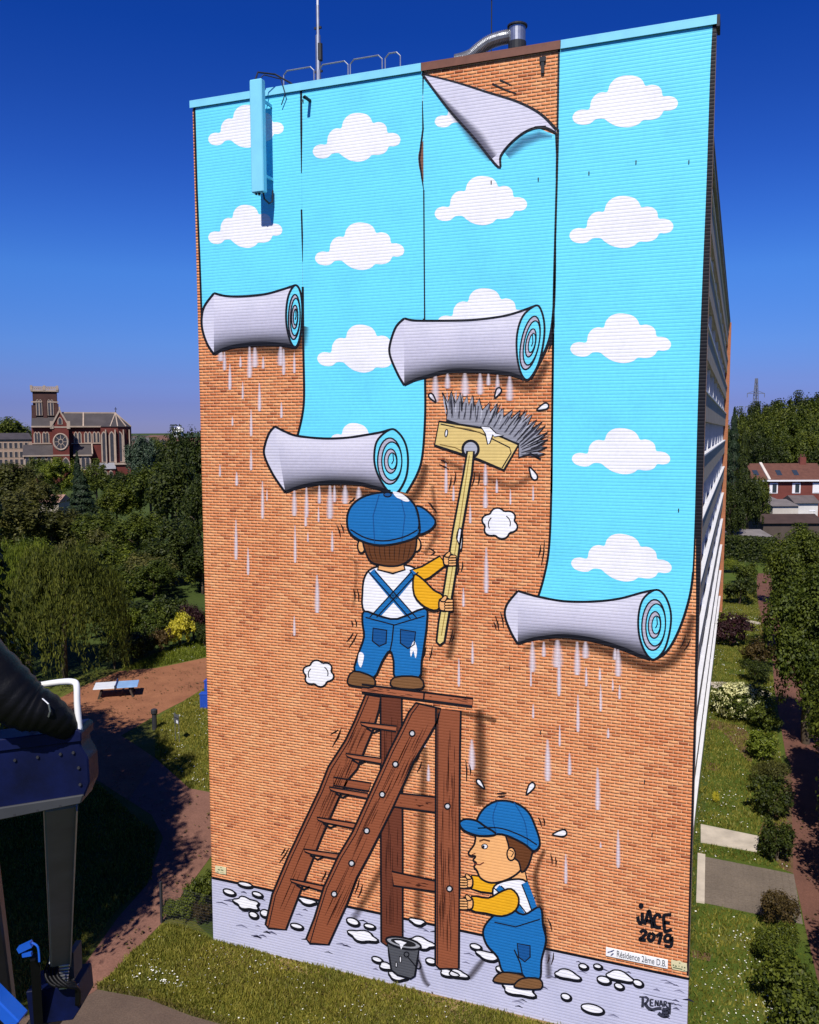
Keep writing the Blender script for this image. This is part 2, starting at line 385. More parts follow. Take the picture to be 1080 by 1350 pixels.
class Art:
    """flat paint on the wall; layers are a few millimetres of coats above the brick faces"""
    def __init__(self, base=0): self.v = []; self.f = []; self.c = []; self.base = base
    def y(self, layer): return -0.008 - 0.0022 * (self.base + layer)
    def _add(self, P, faces, cols):
        b = len(self.v); self.v += P; self.f += [tuple(b + i for i in f) for f in faces]; self.c += cols
    def fill(self, pts, col, layer=0):
        y = self.y(layer); P = [tuple(wallpt(a, b, y)) for a, b in pts]
        tri = tessellate_polygon([[Vector((p[0], p[2], 0)) for p in P]])
        self._add(P, tri, [tuple(col)] * len(P)); return self
    def stroke(self, pts, w=2.6, col=BLACK, layer=1, closed=False, taper=(1, 1), soft=None):
        """ribbon; soft=(alpha) fades to nothing at both edges"""
        P = [np.array(p, float) for p in pts]; n = len(P)
        if n < 2: return self
        L, Rr, Cc = [], [], []
        for i in range(n):
            a = P[i - 1] if (i > 0 or closed) else P[i]; b = P[(i + 1) % n] if (i < n - 1 or closed) else P[i]
            d = b - a; d /= max(1e-6, np.hypot(*d)); nn = np.array([-d[1], d[0]])
            t = i / max(1, n - 1)
            ww = w if closed else w * (taper[0] + (taper[1] - taper[0]) * t if len(taper) == 2 else np.interp(t, np.linspace(0, 1, len(taper)), taper))
            L.append(P[i] + nn * ww / 2); Rr.append(P[i] - nn * ww / 2); Cc.append(P[i])
        y = self.y(layer); m = n if closed else n - 1
        if soft is None:
            Q = [tuple(wallpt(p[0], p[1], y)) for p in L + Rr]
            self._add(Q, [(i, (i + 1) % n, n + (i + 1) % n, n + i) for i in range(m)], [tuple(col)] * (2 * n))
        else:
            prof = [(-1, 0), (-.72, .22), (-.4, .7), (0, 1), (.4, .7), (.72, .22), (1, 0)]
            Q = []
            for o_, _a in prof: Q += [tuple(wallpt(c_[0] + (l_[0] - c_[0]) * -o_, c_[1] + (l_[1] - c_[1]) * -o_, y)) for l_, c_ in zip(L, Cc)]
            mid = [soft] * n
            if len(taper) > 2 or taper != (1, 1):
                mid = [soft * min(1, .3 + float(np.interp(i / (n - 1), np.linspace(0, 1, len(taper)), taper))) for i in range(n)]
            al = [a_ * m__ for _o, a_ in prof for m__ in mid]
            self._add(Q, [(k * n + i, k * n + (i + 1) % n, (k + 1) * n + (i + 1) % n, (k + 1) * n + i) for k in range(6) for i in range(m)],
                      [tuple(col[:3]) + (a_,) for a_ in al])
        return self
    def shape(self, pts, col, w=2.6, layer=0, line=BLACK):
        self.fill(pts, col, layer); return self.stroke(pts, w, line, layer + 1, closed=True)
    def shade(self, top, bottom, cols, layer=0):
        """sheet between two curves with the same number of points, coloured across"""
        n = len(top); m = len(cols); y = self.y(layer); P = []; C = []
        for j, (t, c) in enumerate(cols):
            for a, b in zip(top, bottom):
                P.append(tuple(wallpt(a[0] + (b[0] - a[0]) * t, a[1] + (b[1] - a[1]) * t, y))); C.append(tuple(c))
        self._add(P, [(j * n + i, j * n + i + 1, (j + 1) * n + i + 1, (j + 1) * n + i) for j in range(m - 1) for i in range(n - 1)], C)
        return self
    def build(self, name, parent=None, mtl=None, **kw):
        me = bpy.data.meshes.new(name); me.from_pydata(self.v, [], self.f)
        at_ = me.color_attributes.new('Col', 'FLOAT_COLOR', 'POINT')
        at_.data.foreach_set('color', np.array(self.c, np.float32).ravel())
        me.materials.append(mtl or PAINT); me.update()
        # faces look out of the wall
        bm = bmesh.new(); bm.from_mesh(me)
        fl = [f for f in bm.faces if f.normal.y > 0]
        if fl: bmesh.ops.reverse_faces(bm, faces=fl)
        bm.to_mesh(me); bm.free()
        o = link(name, me, parent or block)
        for k, v in kw.items(): o[k] = v
        return o

# --- painted wallpaper lengths
TOPL = lambda x: 133 - (x - 254.6) * (110.5 / 688.9) + 6          # just under the coping
SA = [(255.5, TOPL(255.5)), (397, TOPL(397)), (398, 250), (399, 378), (400, 440), (390, 450), (270, 450), (266.5, 440), (264.5, 380), (259, 250)]
Art().fill(SA, CYAN).build('wallpaper_length')
eB = cr([(559, 420), (560.5, 500), (560.5, 550), (557, 600), (550, 625), (536, 650)])
wB = cr([(399.2, 378), (400, 460), (401, 520), (398.5, 548), (392, 576)])
SB = [(397, TOPL(397)), (557, TOPL(557)), (559, 300)] + eB + [(500, 640), (420, 600)] + wB[::-1]
Art().fill(SB, CYAN).build('wallpaper_length')
eC = cr([(733, 300), (731.5, 380), (727.5, 432), (720, 460), (700, 500)])
SC = [(557.5, 96), (601, 112), (660, 150), (733, 178)] + eC + [(690, 490), (560, 480), (559, 300)]
Art().fill(SC, CYAN).build('wallpaper_length')
wD = cr([(738, 62), (736, 170), (732.5, 300), (730, 400), (728, 560), (727, 650), (724, 722), (717, 762), (708, 792)])
eD = cr([(941, TOPL(941) + 0.5), (937.5, 100), (932.5, 250), (927, 380), (922.5, 500), (919.5, 600), (917, 690), (913, 765), (903.5, 808), (890, 842), (876, 862), (862, 869)])
SD = [(738, TOPL(738))] + eD + [(800, 850)] + wD[1:][::-1]
Art().fill(SD, CYAN).build('wallpaper_length')
Art(1).stroke([(256.2, 139), (259.5, 250), (263.5, 350), (266, 420)], 2.6).build('painted_outline')
Art(1).stroke([(397, 113), (397.3, 170), (397.5, 228)], 2.8, taper=(1, 1, .4)).build('painted_outline')
Art(1).stroke([(397.5, 276), (398.5, 310), (399, 345)], 2.2, taper=(1, 1, .3)).build('painted_outline')
Art(1).stroke(wB, 3).build('painted_outline'); Art(1).stroke(eB, 3).build('painted_outline')
Art(1).stroke([(558, 92), (557.6, 124)], 2.4, taper=(1, .4)).build('painted_outline')
Art(1).stroke([(557, 133), (557.8, 170), (555, 192), (553, 210), (556, 232), (558.5, 250)], 2.6, taper=(.4, 1, 1, 1, .4)).build('painted_outline')
Art(1).stroke([(558.8, 250), (559.4, 340), (560, 421)], 1.8).build('painted_outline')
Art(1).fill(cr([(558.3, 184), (555, 193), (551.6, 205), (553, 222), (558.4, 240)]), lin(120, 80, 62)).build('painted_gap')
Art(1).stroke(eC, 3.5, taper=(.3, 1, 1.2, 1)).build('painted_outline')
Art(1).stroke(wD[6:], 3).build('painted_outline'); Art(1).stroke([(733, 175), (734, 205), (732.8, 235)], 2.5, taper=(1, .8, .2)).build('painted_outline')
Art(1).fill([(731.6, 378), (728, 440), (722, 466), (728.6, 452), (731.6, 430)], BLACK).build('painted_outline')
Art(1).stroke([(729.8, 440), (728.3, 560), (727, 650)], 2.4).build('painted_outline')
Art(1).stroke(eD[:42], 2.4, layer=1).build('painted_outline'); Art(1).stroke(eD[41:], 3.4).build('painted_outline')
_e = eD[::3]
_edge = Art(0)
for i in range(len(_e) - 1):
    if _e[i + 1][1] > 700: break
_lim = [p for p in eD if p[1] < 690]
_q = [(540 + F_PX * ((Vector((W, 0, wallpt(p[0], p[1]).z)) - CAM).dot(RIGHT)) / ((Vector((W, 0, wallpt(p[0], p[1]).z)) - CAM).dot(FWD)), p[1]) for p in _lim]
Art(0).fill(_lim + _q[::-1], BLACK).build('painted_outline')
def wpx(x, z):
    d = Vector((x, 0, z)) - CAM; return (540 + F_PX * d.dot(RIGHT) / d.dot(FWD), 675 - F_PX * d.dot(UP) / d.dot(FWD))
Art(0).fill([_lim[-1], _q[-1], wpx(W, 10.5), wpx(W, 2.4), wpx(W - .05, 2.4), wpx(W - .06, 10.5), wpx(W - .09, 13.0)], BLACK).build('painted_outline')

# --- clouds: one shape, repeated
CL = [(588, 690), (598, 666), (622, 656), (650, 655), (656, 622), (672, 596), (694, 585), (716, 584), (724, 556), (742, 532), (768, 519), (800, 517), (830, 524), (848, 541), (858, 561), (880, 557), (903, 562), (918, 578), (924, 604), (946, 605), (968, 612), (981, 632), (974, 655), (952, 665), (930, 666), (920, 684), (904, 697), (880, 703), (853, 704), (836, 720), (808, 731), (780, 732), (750, 725), (722, 708), (705, 695), (676, 697), (656, 714), (630, 719), (602, 712)]
CL = [(240 + a / 3.375, b / 3.375) for a, b in CL]
_w = [wallpt(*p) for p in CL]; _mx = sum(p.x for p in _w) / len(_w); _mz = sum(p.z for p in _w) / len(_w)
CLW = cr([(p.x - _mx, p.z - _mz) for p in _w], True, 3)
def cloud(x0, x1, y0, y1, clip=None, layer=1, sx=1.0):
    """px box of the cloud in the photograph"""
    c = wallpt((x0 + x1) / 2, (y0 + y1) / 2); a = wallpt(x0, (y0 + y1) / 2).x; b = wallpt(x1, (y0 + y1) / 2).x
    s = (b - a) / (max(p[0] for p in CLW) - min(p[0] for p in CLW))
    jit = random.uniform(-.03, .03)
    y = -0.008 - 0.0022 * layer; P = [(c.x + p[0] * s, y, c.z + p[1] * s * (1 + jit)) for p in CLW]
    if clip: P = clip(P)
    A = Art(layer); tri = tessellate_polygon([[Vector((p[0], p[2], 0)) for p in P]])
    A._add(P, tri, [WHITE] * len(P)); return A.build('painted_cloud')
for b in [(276, 376, 140, 200), (276, 374, 272, 332), (414, 530, 153, 217), (417, 535, 296, 361), (420, 535, 433, 494), (419, 520, 558, 620),
          (575, 680, 118, 176), (575, 697, 236, 301), (579, 700, 383, 446), (757, 896, 100, 176), (753, 890, 261, 333), (754, 887, 417, 483), (756, 886, 569, 628), (755, 888, 709, 769)]:
    cloud(*b)

# --- the peeled corner and the bare triangle beside it
PEELT = cr([(556.5, 97), (601, 108), (642, 121), (683, 134), (713, 150), (734, 171)], n=5)
PEELB = cr([(556.5, 97), (591, 143), (625.6, 182), (657, 220), (660, 206), (670, 192), (687, 177), (703, 169), (719, 168), (733.5, 175)], n=5)
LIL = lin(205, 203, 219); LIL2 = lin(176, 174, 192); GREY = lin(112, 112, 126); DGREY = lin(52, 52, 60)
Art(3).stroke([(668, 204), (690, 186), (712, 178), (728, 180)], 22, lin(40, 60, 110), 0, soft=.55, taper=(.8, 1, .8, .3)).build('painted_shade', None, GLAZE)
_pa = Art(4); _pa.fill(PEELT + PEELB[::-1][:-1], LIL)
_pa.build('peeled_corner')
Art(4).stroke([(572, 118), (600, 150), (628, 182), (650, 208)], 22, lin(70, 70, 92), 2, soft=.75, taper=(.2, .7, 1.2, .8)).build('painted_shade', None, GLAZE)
Art(4).stroke(PEELT, 3, layer=4, taper=(.6, 1, 1.3)).stroke(PEELB, 3, layer=4).stroke([(664, 200), (676, 186), (692, 174), (706, 167), (720, 166)], 1.6, layer=4).build('painted_outline')
Art(3).stroke([(649, 110), (666, 118), (681, 123)], 2.4, taper=(1, .5)).stroke([(659, 105), (675, 112)], 2.2, taper=(1, .4)).build('motion_line')
Art(3).stroke([(737, 62), (736, 120), (735, 172)], 2.8).build('painted_outline')

# --- rolls of paper
RE = [(389, 417, 10.0, 39, 2), (516, 607, 21, 40, 0), (700.5, 451, 15.5, 47, 11), (864, 823, 20.5, 44, 3)]; RE_left = [0, 1, 2, 3]
def roll(top, bot, left, disc, inner, nm='wallpaper_roll'):
    T = cr(top, n=6); B = cr(bot, n=6); L = cr(left, n=6)
    n = 30
    def resample(c):
        c = np.array(c); d = np.r_[0, np.cumsum(np.hypot(*np.diff(c, axis=0).T))]; t = np.linspace(0, d[-1], n)
        return list(zip(np.interp(t, d, c[:, 0]), np.interp(t, d, c[:, 1])))
    Tn, Bn = resample(T), resample(B)
    A = Art(3)
    A.fill(L + T[1:] + B[::-1], LIL, 0)
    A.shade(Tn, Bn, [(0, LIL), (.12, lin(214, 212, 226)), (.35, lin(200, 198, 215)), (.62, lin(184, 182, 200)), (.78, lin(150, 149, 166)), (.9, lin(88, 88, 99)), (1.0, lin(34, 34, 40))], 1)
    A.stroke(T, 3, layer=3).stroke(B, 4.4, layer=3, taper=(.7, 1.3, .9)).stroke(L, 3, layer=3)
    o = A.build(nm)
    D = Art(3); d = cr(disc, True, 6); D.shape(d, CYAN, 2.8, 3)
    ex, ey, erx, ery, er = RE[RE_left.pop(0)]
    for q, (s_, dx_, c_, w) in enumerate(((.76, -.10, LIL2, 2.0), (.63, .03, CYAN, 1.8), (.40, -.04, LIL2, 1.7), (.27, .06, CYAN, 1.5))):
        e_ = ell(ex + dx_ * erx, ey + .02 * ery, erx * s_, ery * s_, 30, er); D.fill(e_, c_, 5 + 2 * q); D.stroke(e_, w, layer=6 + 2 * q, closed=True)
    D.stroke([(ex + erx * .10, ey - ery * .24), (ex + erx * .14, ey), (ex + erx * .02, ey + ery * .12)], 1.4, layer=13)
    D.build('roll_end', o)
    return o
def spiral(cx, cy, rx, ry, turns, rot=0, n=20, a0=-90):
    pts = []
    for i in range(int(turns * n) + 1):
        t = i / n; s = max(0.05, 1 - t / (turns + .35)); an = math.radians(a0 + 360 * t)
        x, y = rx * s * math.cos(an), ry * s * math.sin(an); c, q = math.cos(math.radians(rot)), math.sin(math.radians(rot))
        pts.append((cx + x * c - y * q, cy + x * q + y * c))
    return pts
# drop shades under the rolls (sprayed on the brick)
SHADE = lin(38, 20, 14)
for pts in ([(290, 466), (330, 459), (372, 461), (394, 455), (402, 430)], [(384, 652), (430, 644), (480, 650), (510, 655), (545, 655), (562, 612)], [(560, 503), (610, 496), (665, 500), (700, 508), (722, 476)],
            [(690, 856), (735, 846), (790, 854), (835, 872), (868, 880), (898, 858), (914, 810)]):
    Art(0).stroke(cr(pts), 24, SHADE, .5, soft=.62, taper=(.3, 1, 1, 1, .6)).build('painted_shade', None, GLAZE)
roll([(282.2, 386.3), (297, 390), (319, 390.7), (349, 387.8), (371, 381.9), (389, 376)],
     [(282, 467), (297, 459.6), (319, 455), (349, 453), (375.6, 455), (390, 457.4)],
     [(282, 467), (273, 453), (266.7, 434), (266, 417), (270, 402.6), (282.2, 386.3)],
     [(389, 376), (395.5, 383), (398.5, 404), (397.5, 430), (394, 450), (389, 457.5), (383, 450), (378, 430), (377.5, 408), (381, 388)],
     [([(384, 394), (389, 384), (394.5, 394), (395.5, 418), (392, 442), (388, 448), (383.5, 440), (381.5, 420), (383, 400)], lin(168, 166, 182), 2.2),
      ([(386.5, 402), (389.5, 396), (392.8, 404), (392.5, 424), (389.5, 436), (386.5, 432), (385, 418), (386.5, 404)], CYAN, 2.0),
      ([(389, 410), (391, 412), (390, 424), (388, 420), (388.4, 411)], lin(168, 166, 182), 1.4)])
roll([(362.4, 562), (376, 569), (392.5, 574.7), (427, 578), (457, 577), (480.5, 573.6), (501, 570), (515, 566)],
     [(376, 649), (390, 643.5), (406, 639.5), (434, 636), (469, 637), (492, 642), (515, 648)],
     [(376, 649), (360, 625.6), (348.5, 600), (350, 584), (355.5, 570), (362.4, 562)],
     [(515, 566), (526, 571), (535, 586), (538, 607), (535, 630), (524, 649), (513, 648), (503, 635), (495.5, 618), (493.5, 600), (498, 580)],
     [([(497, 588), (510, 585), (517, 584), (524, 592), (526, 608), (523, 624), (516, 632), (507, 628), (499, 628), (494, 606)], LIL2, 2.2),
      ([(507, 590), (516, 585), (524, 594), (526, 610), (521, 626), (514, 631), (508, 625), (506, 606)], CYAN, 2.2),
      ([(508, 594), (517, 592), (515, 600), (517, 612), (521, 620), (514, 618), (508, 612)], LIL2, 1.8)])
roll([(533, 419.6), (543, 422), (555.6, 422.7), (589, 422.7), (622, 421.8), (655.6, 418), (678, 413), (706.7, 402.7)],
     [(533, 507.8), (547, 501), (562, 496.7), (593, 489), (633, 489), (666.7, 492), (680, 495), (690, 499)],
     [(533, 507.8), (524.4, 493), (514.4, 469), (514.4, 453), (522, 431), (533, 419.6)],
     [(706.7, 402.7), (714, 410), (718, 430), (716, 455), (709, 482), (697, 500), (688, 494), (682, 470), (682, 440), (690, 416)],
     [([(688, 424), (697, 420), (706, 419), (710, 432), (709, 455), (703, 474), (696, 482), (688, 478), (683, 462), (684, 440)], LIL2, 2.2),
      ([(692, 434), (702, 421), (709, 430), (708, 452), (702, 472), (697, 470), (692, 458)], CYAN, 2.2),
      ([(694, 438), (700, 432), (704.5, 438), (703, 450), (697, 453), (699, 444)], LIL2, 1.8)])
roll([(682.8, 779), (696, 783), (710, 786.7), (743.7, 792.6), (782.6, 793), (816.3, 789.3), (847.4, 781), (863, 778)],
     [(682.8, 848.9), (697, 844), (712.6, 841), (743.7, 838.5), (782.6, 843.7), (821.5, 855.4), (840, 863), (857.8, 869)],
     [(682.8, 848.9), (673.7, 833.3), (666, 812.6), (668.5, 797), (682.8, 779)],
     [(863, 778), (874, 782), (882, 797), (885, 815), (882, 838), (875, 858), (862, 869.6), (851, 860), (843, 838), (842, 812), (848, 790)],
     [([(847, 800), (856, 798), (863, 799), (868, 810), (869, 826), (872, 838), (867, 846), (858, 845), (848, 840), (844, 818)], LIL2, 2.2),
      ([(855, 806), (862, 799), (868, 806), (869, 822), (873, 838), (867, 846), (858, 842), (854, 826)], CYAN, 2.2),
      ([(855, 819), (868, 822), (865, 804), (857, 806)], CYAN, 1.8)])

# --- paste drips on the bare brick
DRIP = lin(226, 214, 222)
def drip(x, y0, y1, w, a=.9):
    lean = (y1 - y0) * .004
    Art(2).stroke([(x, y0), (x + lean, y0 * .6 + y1 * .4), (x + lean, y0 * .15 + y1 * .85), (x + lean, y1)], w * 1.35, DRIP, random.uniform(0, .8), soft=a, taper=(.35, .8, 1, .7)).build('paste_drip', None, GLAZE)
for x, y0, y1, w in [(303, 480, 514, 5), (320, 503, 526, 3), (342, 505, 542, 5), (331, 540, 575, 4), (371, 530, 551, 4), (306.5, 549, 561, 3), (346, 634, 684, 4.5), (352, 645, 660, 2), (312, 622, 640, 4.5), (290, 612, 628, 3), (331, 592, 620, 4),
                     (311, 685, 738, 5), (327, 722, 758, 4), (389, 692, 742, 4), (438, 700, 727, 4), (418, 758, 808, 7), (388, 812, 838, 4), (403, 676, 694, 4), (420, 668, 688, 3), (406, 702, 714, 2.5),
                     (641, 722, 782, 7), (611, 775, 800, 4), (623, 845, 875, 4), (605, 868, 905, 4), (640, 642, 670, 7), (655, 632, 650, 4), (673, 645, 665, 3), (620, 666, 690, 4), (612, 612, 650, 6), (640, 610, 640, 6), (588, 610, 650, 5), (598, 640, 660, 4),
                     (737, 880, 918, 4.5), (762, 916, 965, 5), (738, 956, 984, 3.5), (751, 993, 1022, 5.5), (788, 1012, 1068, 7), (792, 902, 938, 4), (808, 895, 910, 3), (817, 903, 922, 4), (773, 880, 905, 4), (791, 880, 897, 4), (703, 928, 947, 3.5), (802, 960, 973, 4),
                     (815, 1094, 1144, 6), (746, 1126, 1165, 5), (722, 975, 1030, 9), (792, 1110, 1118, 3), (622, 975, 1015, 9), (565, 1008, 1030, 5), (703, 640, 660, 3), (560, 960, 985, 3), (700, 880, 905, 3)]:
    drip(x, y0, y1, w)
for x, y0, y1, w in [(291, 462, 476, 9), (296, 464, 488, 5), (329, 456, 498, 7), (336, 458, 484, 9), (370, 456, 482, 9), (374, 460, 494, 5), (388, 465, 492, 4), (317, 470, 484, 4), (347, 470, 486, 4),
                     (388, 644, 680, 7), (404, 642, 682, 6), (421, 640, 664, 5), (435, 640, 684, 9), (441, 640, 662, 5), (455, 640, 664, 9), (473, 642, 660, 8),
                     (574, 494, 530, 11), (590, 492, 512, 8), (613, 492, 522, 12), (633, 492, 520, 9), (644, 492, 508, 6), (656, 494, 520, 7), (672, 496, 528, 10),
                     (702, 846, 886, 9), (717, 846, 866, 6), (735, 844, 880, 14), (737, 860, 915, 6), (761, 846, 890, 9), (772, 846, 868, 10), (815, 856, 892, 9), (811, 854, 870, 6)]:
    drip(x, y0, y1, w, .85)

# --- painted pavement along the foot of the wall, with paste splashes
LPAVE = lin(186, 187, 210)
_l0, _l1 = wallpt(279.6, 1157.3), wallpt(909, 1291)
y_ = -0.008 - .0022 * 0
A = Art(0); A._add([(0.0, y_, _l0.z), (0.0, y_, 0.03), (W, y_, 0.03), (W, y_, _l1.z)], [(0, 1, 2, 3)], [LPAVE] * 4); A.build('painted_pavement')
Art(1).stroke([(279.6, 1157.3), (420, 1187.3), (600, 1225.5), (760, 1259.5), (909, 1291)], 3.4).build('painted_outline')
A = Art(1)
for i in range(95):
    t = random.random(); x = 284 + t * 620; z0 = 1160 + (x - 280) * .2125; d = random.random() ** 1.6
    yy = z0 + 6 + d * (62 + t * 30)
    if yy > 1344: continue
    ln = random.uniform(7, 16); Art(2).stroke([(x, yy), (x + ln * .5, yy + ln * .06 - 1), (x + ln, yy + ln * .22)], random.uniform(1.4, 2.8), random.choice((lin(34, 35, 52), lin(84, 84, 108), lin(118, 118, 142))), 0, taper=(.3, 1, .3)).build('painted_pavement_fleck')
def blob(cx, cy, w, h, lobes=1, slope=.22):
    pts = []
    n = 26
    for i in range(n):
        t = 2 * math.pi * i / n; r = 1 + (0.16 * math.sin(lobes * t + cx) if lobes > 1 else 0.05 * math.sin(2 * t + cx))
        x, y = w / 2 * r * math.cos(t), h / 2 * r * math.sin(t); pts.append((cx + x, cy + y + x * slope))
    A = Art(3 + random.uniform(0, .9)); A.stroke([(p[0] + 1.0, p[1] + 1.6) for p in pts], 3.6, closed=True, layer=0)
    A.shape(pts, WHITE, 2.0, 1); A.build('paste_splash')
for b in [(323, 1166, 18, 6), (302, 1176, 15, 7), (339, 1179, 13, 6), (325, 1191, 32, 15, 5), (334, 1206, 11, 8), (349, 1204, 12, 9), (391, 1221, 15, 7), (405, 1188, 22, 8, 3), (465, 1215, 16, 9), (478, 1234, 36, 14, 4), (487, 1221, 14, 6), (497, 1265, 13, 7),
          (510, 1274, 20, 9, 3), (524, 1287, 24, 10, 3), (555, 1243, 34, 14, 4), (568, 1267, 13, 8), (550, 1215, 20, 8, 3), (592, 1283, 24, 9, 3), (604, 1284, 24, 10, 3), (627, 1248, 15, 7), (644, 1260, 32, 11, 3), (660, 1278, 12, 8), (684, 1305, 44, 15, 4),
          (748, 1285, 32, 12, 3), (769, 1274, 11, 7), (788, 1274, 10, 6), (746, 1314, 13, 8), (781, 1330, 28, 12), (796, 1292, 18, 9), (817, 1287, 34, 13, 3), (841, 1296, 13, 8), (816, 1300, 12, 7)]:
    blob(*b)

# --- ladder
WOOD = lin(138, 78, 52); WOODL = lin(160, 94, 64); WOODD = lin(102, 54, 38); GRAINC = lin(60, 28, 20)
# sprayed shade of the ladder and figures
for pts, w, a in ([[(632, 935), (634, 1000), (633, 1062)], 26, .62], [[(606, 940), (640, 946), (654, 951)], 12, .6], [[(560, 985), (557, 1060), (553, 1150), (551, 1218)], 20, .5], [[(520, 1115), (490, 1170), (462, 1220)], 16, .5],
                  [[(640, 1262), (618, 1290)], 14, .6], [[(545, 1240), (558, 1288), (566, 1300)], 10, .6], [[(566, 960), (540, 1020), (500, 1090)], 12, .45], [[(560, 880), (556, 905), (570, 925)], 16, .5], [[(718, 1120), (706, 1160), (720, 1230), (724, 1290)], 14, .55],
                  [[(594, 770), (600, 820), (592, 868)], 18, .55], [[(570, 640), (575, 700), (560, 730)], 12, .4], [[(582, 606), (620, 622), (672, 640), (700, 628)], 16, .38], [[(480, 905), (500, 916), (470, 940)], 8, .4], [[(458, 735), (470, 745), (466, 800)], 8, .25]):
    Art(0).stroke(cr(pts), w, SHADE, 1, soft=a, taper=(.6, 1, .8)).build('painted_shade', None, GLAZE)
def grain(A, a, b, w, layer, n=14, seed=0):
    """streaks of grain along a plank from a to b, w wide"""
    R_ = random.Random(seed); d = np.array(b, float) - np.array(a, float); L = np.hypot(*d); d /= L; nn = np.array([-d[1], d[0]])
    for i in range(n):
        t = R_.uniform(.04, .85) * L; ln = R_.uniform(.06, .22) * L; o = R_.uniform(-.36, .36) * w
        p = np.array(a) + d * t + nn * o; q = p + d * min(ln, L * .95 - t)
        A.stroke([tuple(p), tuple((p + q) / 2 + nn * R_.uniform(-.6, .6)), tuple(q)], R_.uniform(.8, 1.5), GRAINC, layer, taper=(.3, 1, .3))
A = Art(10).shape([(477, 902.4), (623.7, 921), (622.5, 931.3), (477, 912.7)], WOODL, 2.8, 4); A.stroke([(559.5, 913), (558.5, 923)], 2.2, layer=5); grain(A, (480, 907.5), (556, 917.5), 8, 5, 8, 1); grain(A, (562, 918), (620, 926), 8, 5, 6, 2)
ladder = A.build('painted_ladder')
A = Art(10).shape([(501.8, 918.9), (529.8, 920.4), (530, 1000), (531, 1100), (531, 1234.7), (509.6, 1247), (502.7, 1242), (502, 1080)], WOODD, 2.6, -4); grain(A, (516, 925), (516, 1235), 26, -3, 26, 3); A.build('ladder_leg', ladder)
A = Art(10).shape([(482, 916), (468, 950), (455, 977), (433, 1011), (421, 1042), (402, 1082), (380, 1129), (359, 1179), (350, 1219), (354, 1224), (377, 1226), (402, 1160), (424, 1104), (446, 1054), (458, 1029), (471, 1014), (482, 986), (492, 962), (500, 935), (502, 919)], WOOD, 2.8, -2)
A.stroke([(486, 918), (472, 951), (459, 979), (437, 1014), (425, 1044), (406, 1084), (384, 1131), (363, 1181), (354, 1222)], 1.4, layer=-1); grain(A, (490, 930), (368, 1215), 24, -1, 30, 4); A.build('ladder_stile', ladder)
for i, (x0, y0, x1, y1) in enumerate([(475, 952, 523, 957.5), (455.7, 993.5, 503, 1000), (434, 1037.7, 485, 1046), (417.8, 1077.6, 468, 1085.5), (400.7, 1119.5, 447, 1126), (382.6, 1159, 426, 1168)]):
    Art(10).shape([(x0, y0), (x1, y1), (x1 - 1, y1 + 7), (x0 + 10, y0 + 7), (x0 + 2, y0 + 4)], WOODL, 2.2, 0).stroke([(x0 + 8, y0 + 8), (x0 + 18, y0 + 14), (x0 + 26, y0 + 10)], 2.6, layer=1).build('ladder_rung', ladder)
Art(10).shape([(439.6, 1024.7), (489.3, 1032.4), (486, 1043), (440, 1035.6)], WOOD, 2.2, -1).build('ladder_brace', ladder)
A = Art(10).shape([(518.9, 1045), (574, 1051), (574, 1071.3), (518.9, 1063.6)], WOOD, 2.6, 0); grain(A, (520, 1054), (573, 1061), 14, 1, 9, 5); A.build('ladder_brace', ladder)
A = Art(10).shape([(516.7, 1149), (574, 1161.6), (573, 1175.6), (518.9, 1167.8)], WOOD, 2.6, 0); grain(A, (520, 1158), (571, 1168), 12, 1, 9, 6); A.build('ladder_brace', ladder)
A = Art(10).shape([(548.4, 926.7), (581, 934.4), (576.5, 951.6), (564, 973.3), (545.3, 1004.4), (533, 1032.4), (517.3, 1066.7), (501.8, 1097.8), (486, 1128.9), (470.7, 1156.9), (458, 1191), (433.3, 1245.6), (408.4, 1244), (403.8, 1237.8), (414.7, 1209.8), (427, 1169.3), (445.8, 1128.9), (464.4, 1097.8), (480, 1063.6), (495.6, 1029.3), (514, 988.9), (526.7, 964), (539, 939)], WOOD, 2.8, 2)
A.stroke([(552, 929), (543, 941), (531, 966), (518, 991), (500, 1031), (484, 1066), (469, 1100), (450, 1131), (431, 1171), (418, 1212), (409, 1243)], 1.4, layer=3); grain(A, (562, 940), (424, 1235), 30, 3, 40, 7); A.build('ladder_stile', ladder)
A = Art(10).shape([(574.9, 934), (607.6, 937.6), (606.5, 990), (606, 1054), (606, 1160), (605, 1276.7), (579.6, 1277.5), (574, 1272), (574.5, 1100)], WOOD, 2.8, 2)
A.stroke([(577.5, 940), (577, 1100), (577, 1272)], 1.3, layer=3); grain(A, (591, 945), (590, 1270), 30, 3, 44, 8); A.build('ladder_leg', ladder)
for x, y in [(543.5, 967), (521.4, 1007.6), (504, 1047.5), (483.5, 1095.4), (463.6, 1138.3), (440.6, 1178.8), (590, 1063), (592.7, 1171.9)]:
    Art(10).shape(ell(x, y, 3.6, 3.8, 14), lin(196, 198, 204), 2.0, 5).build('ladder_bolt', ladder)

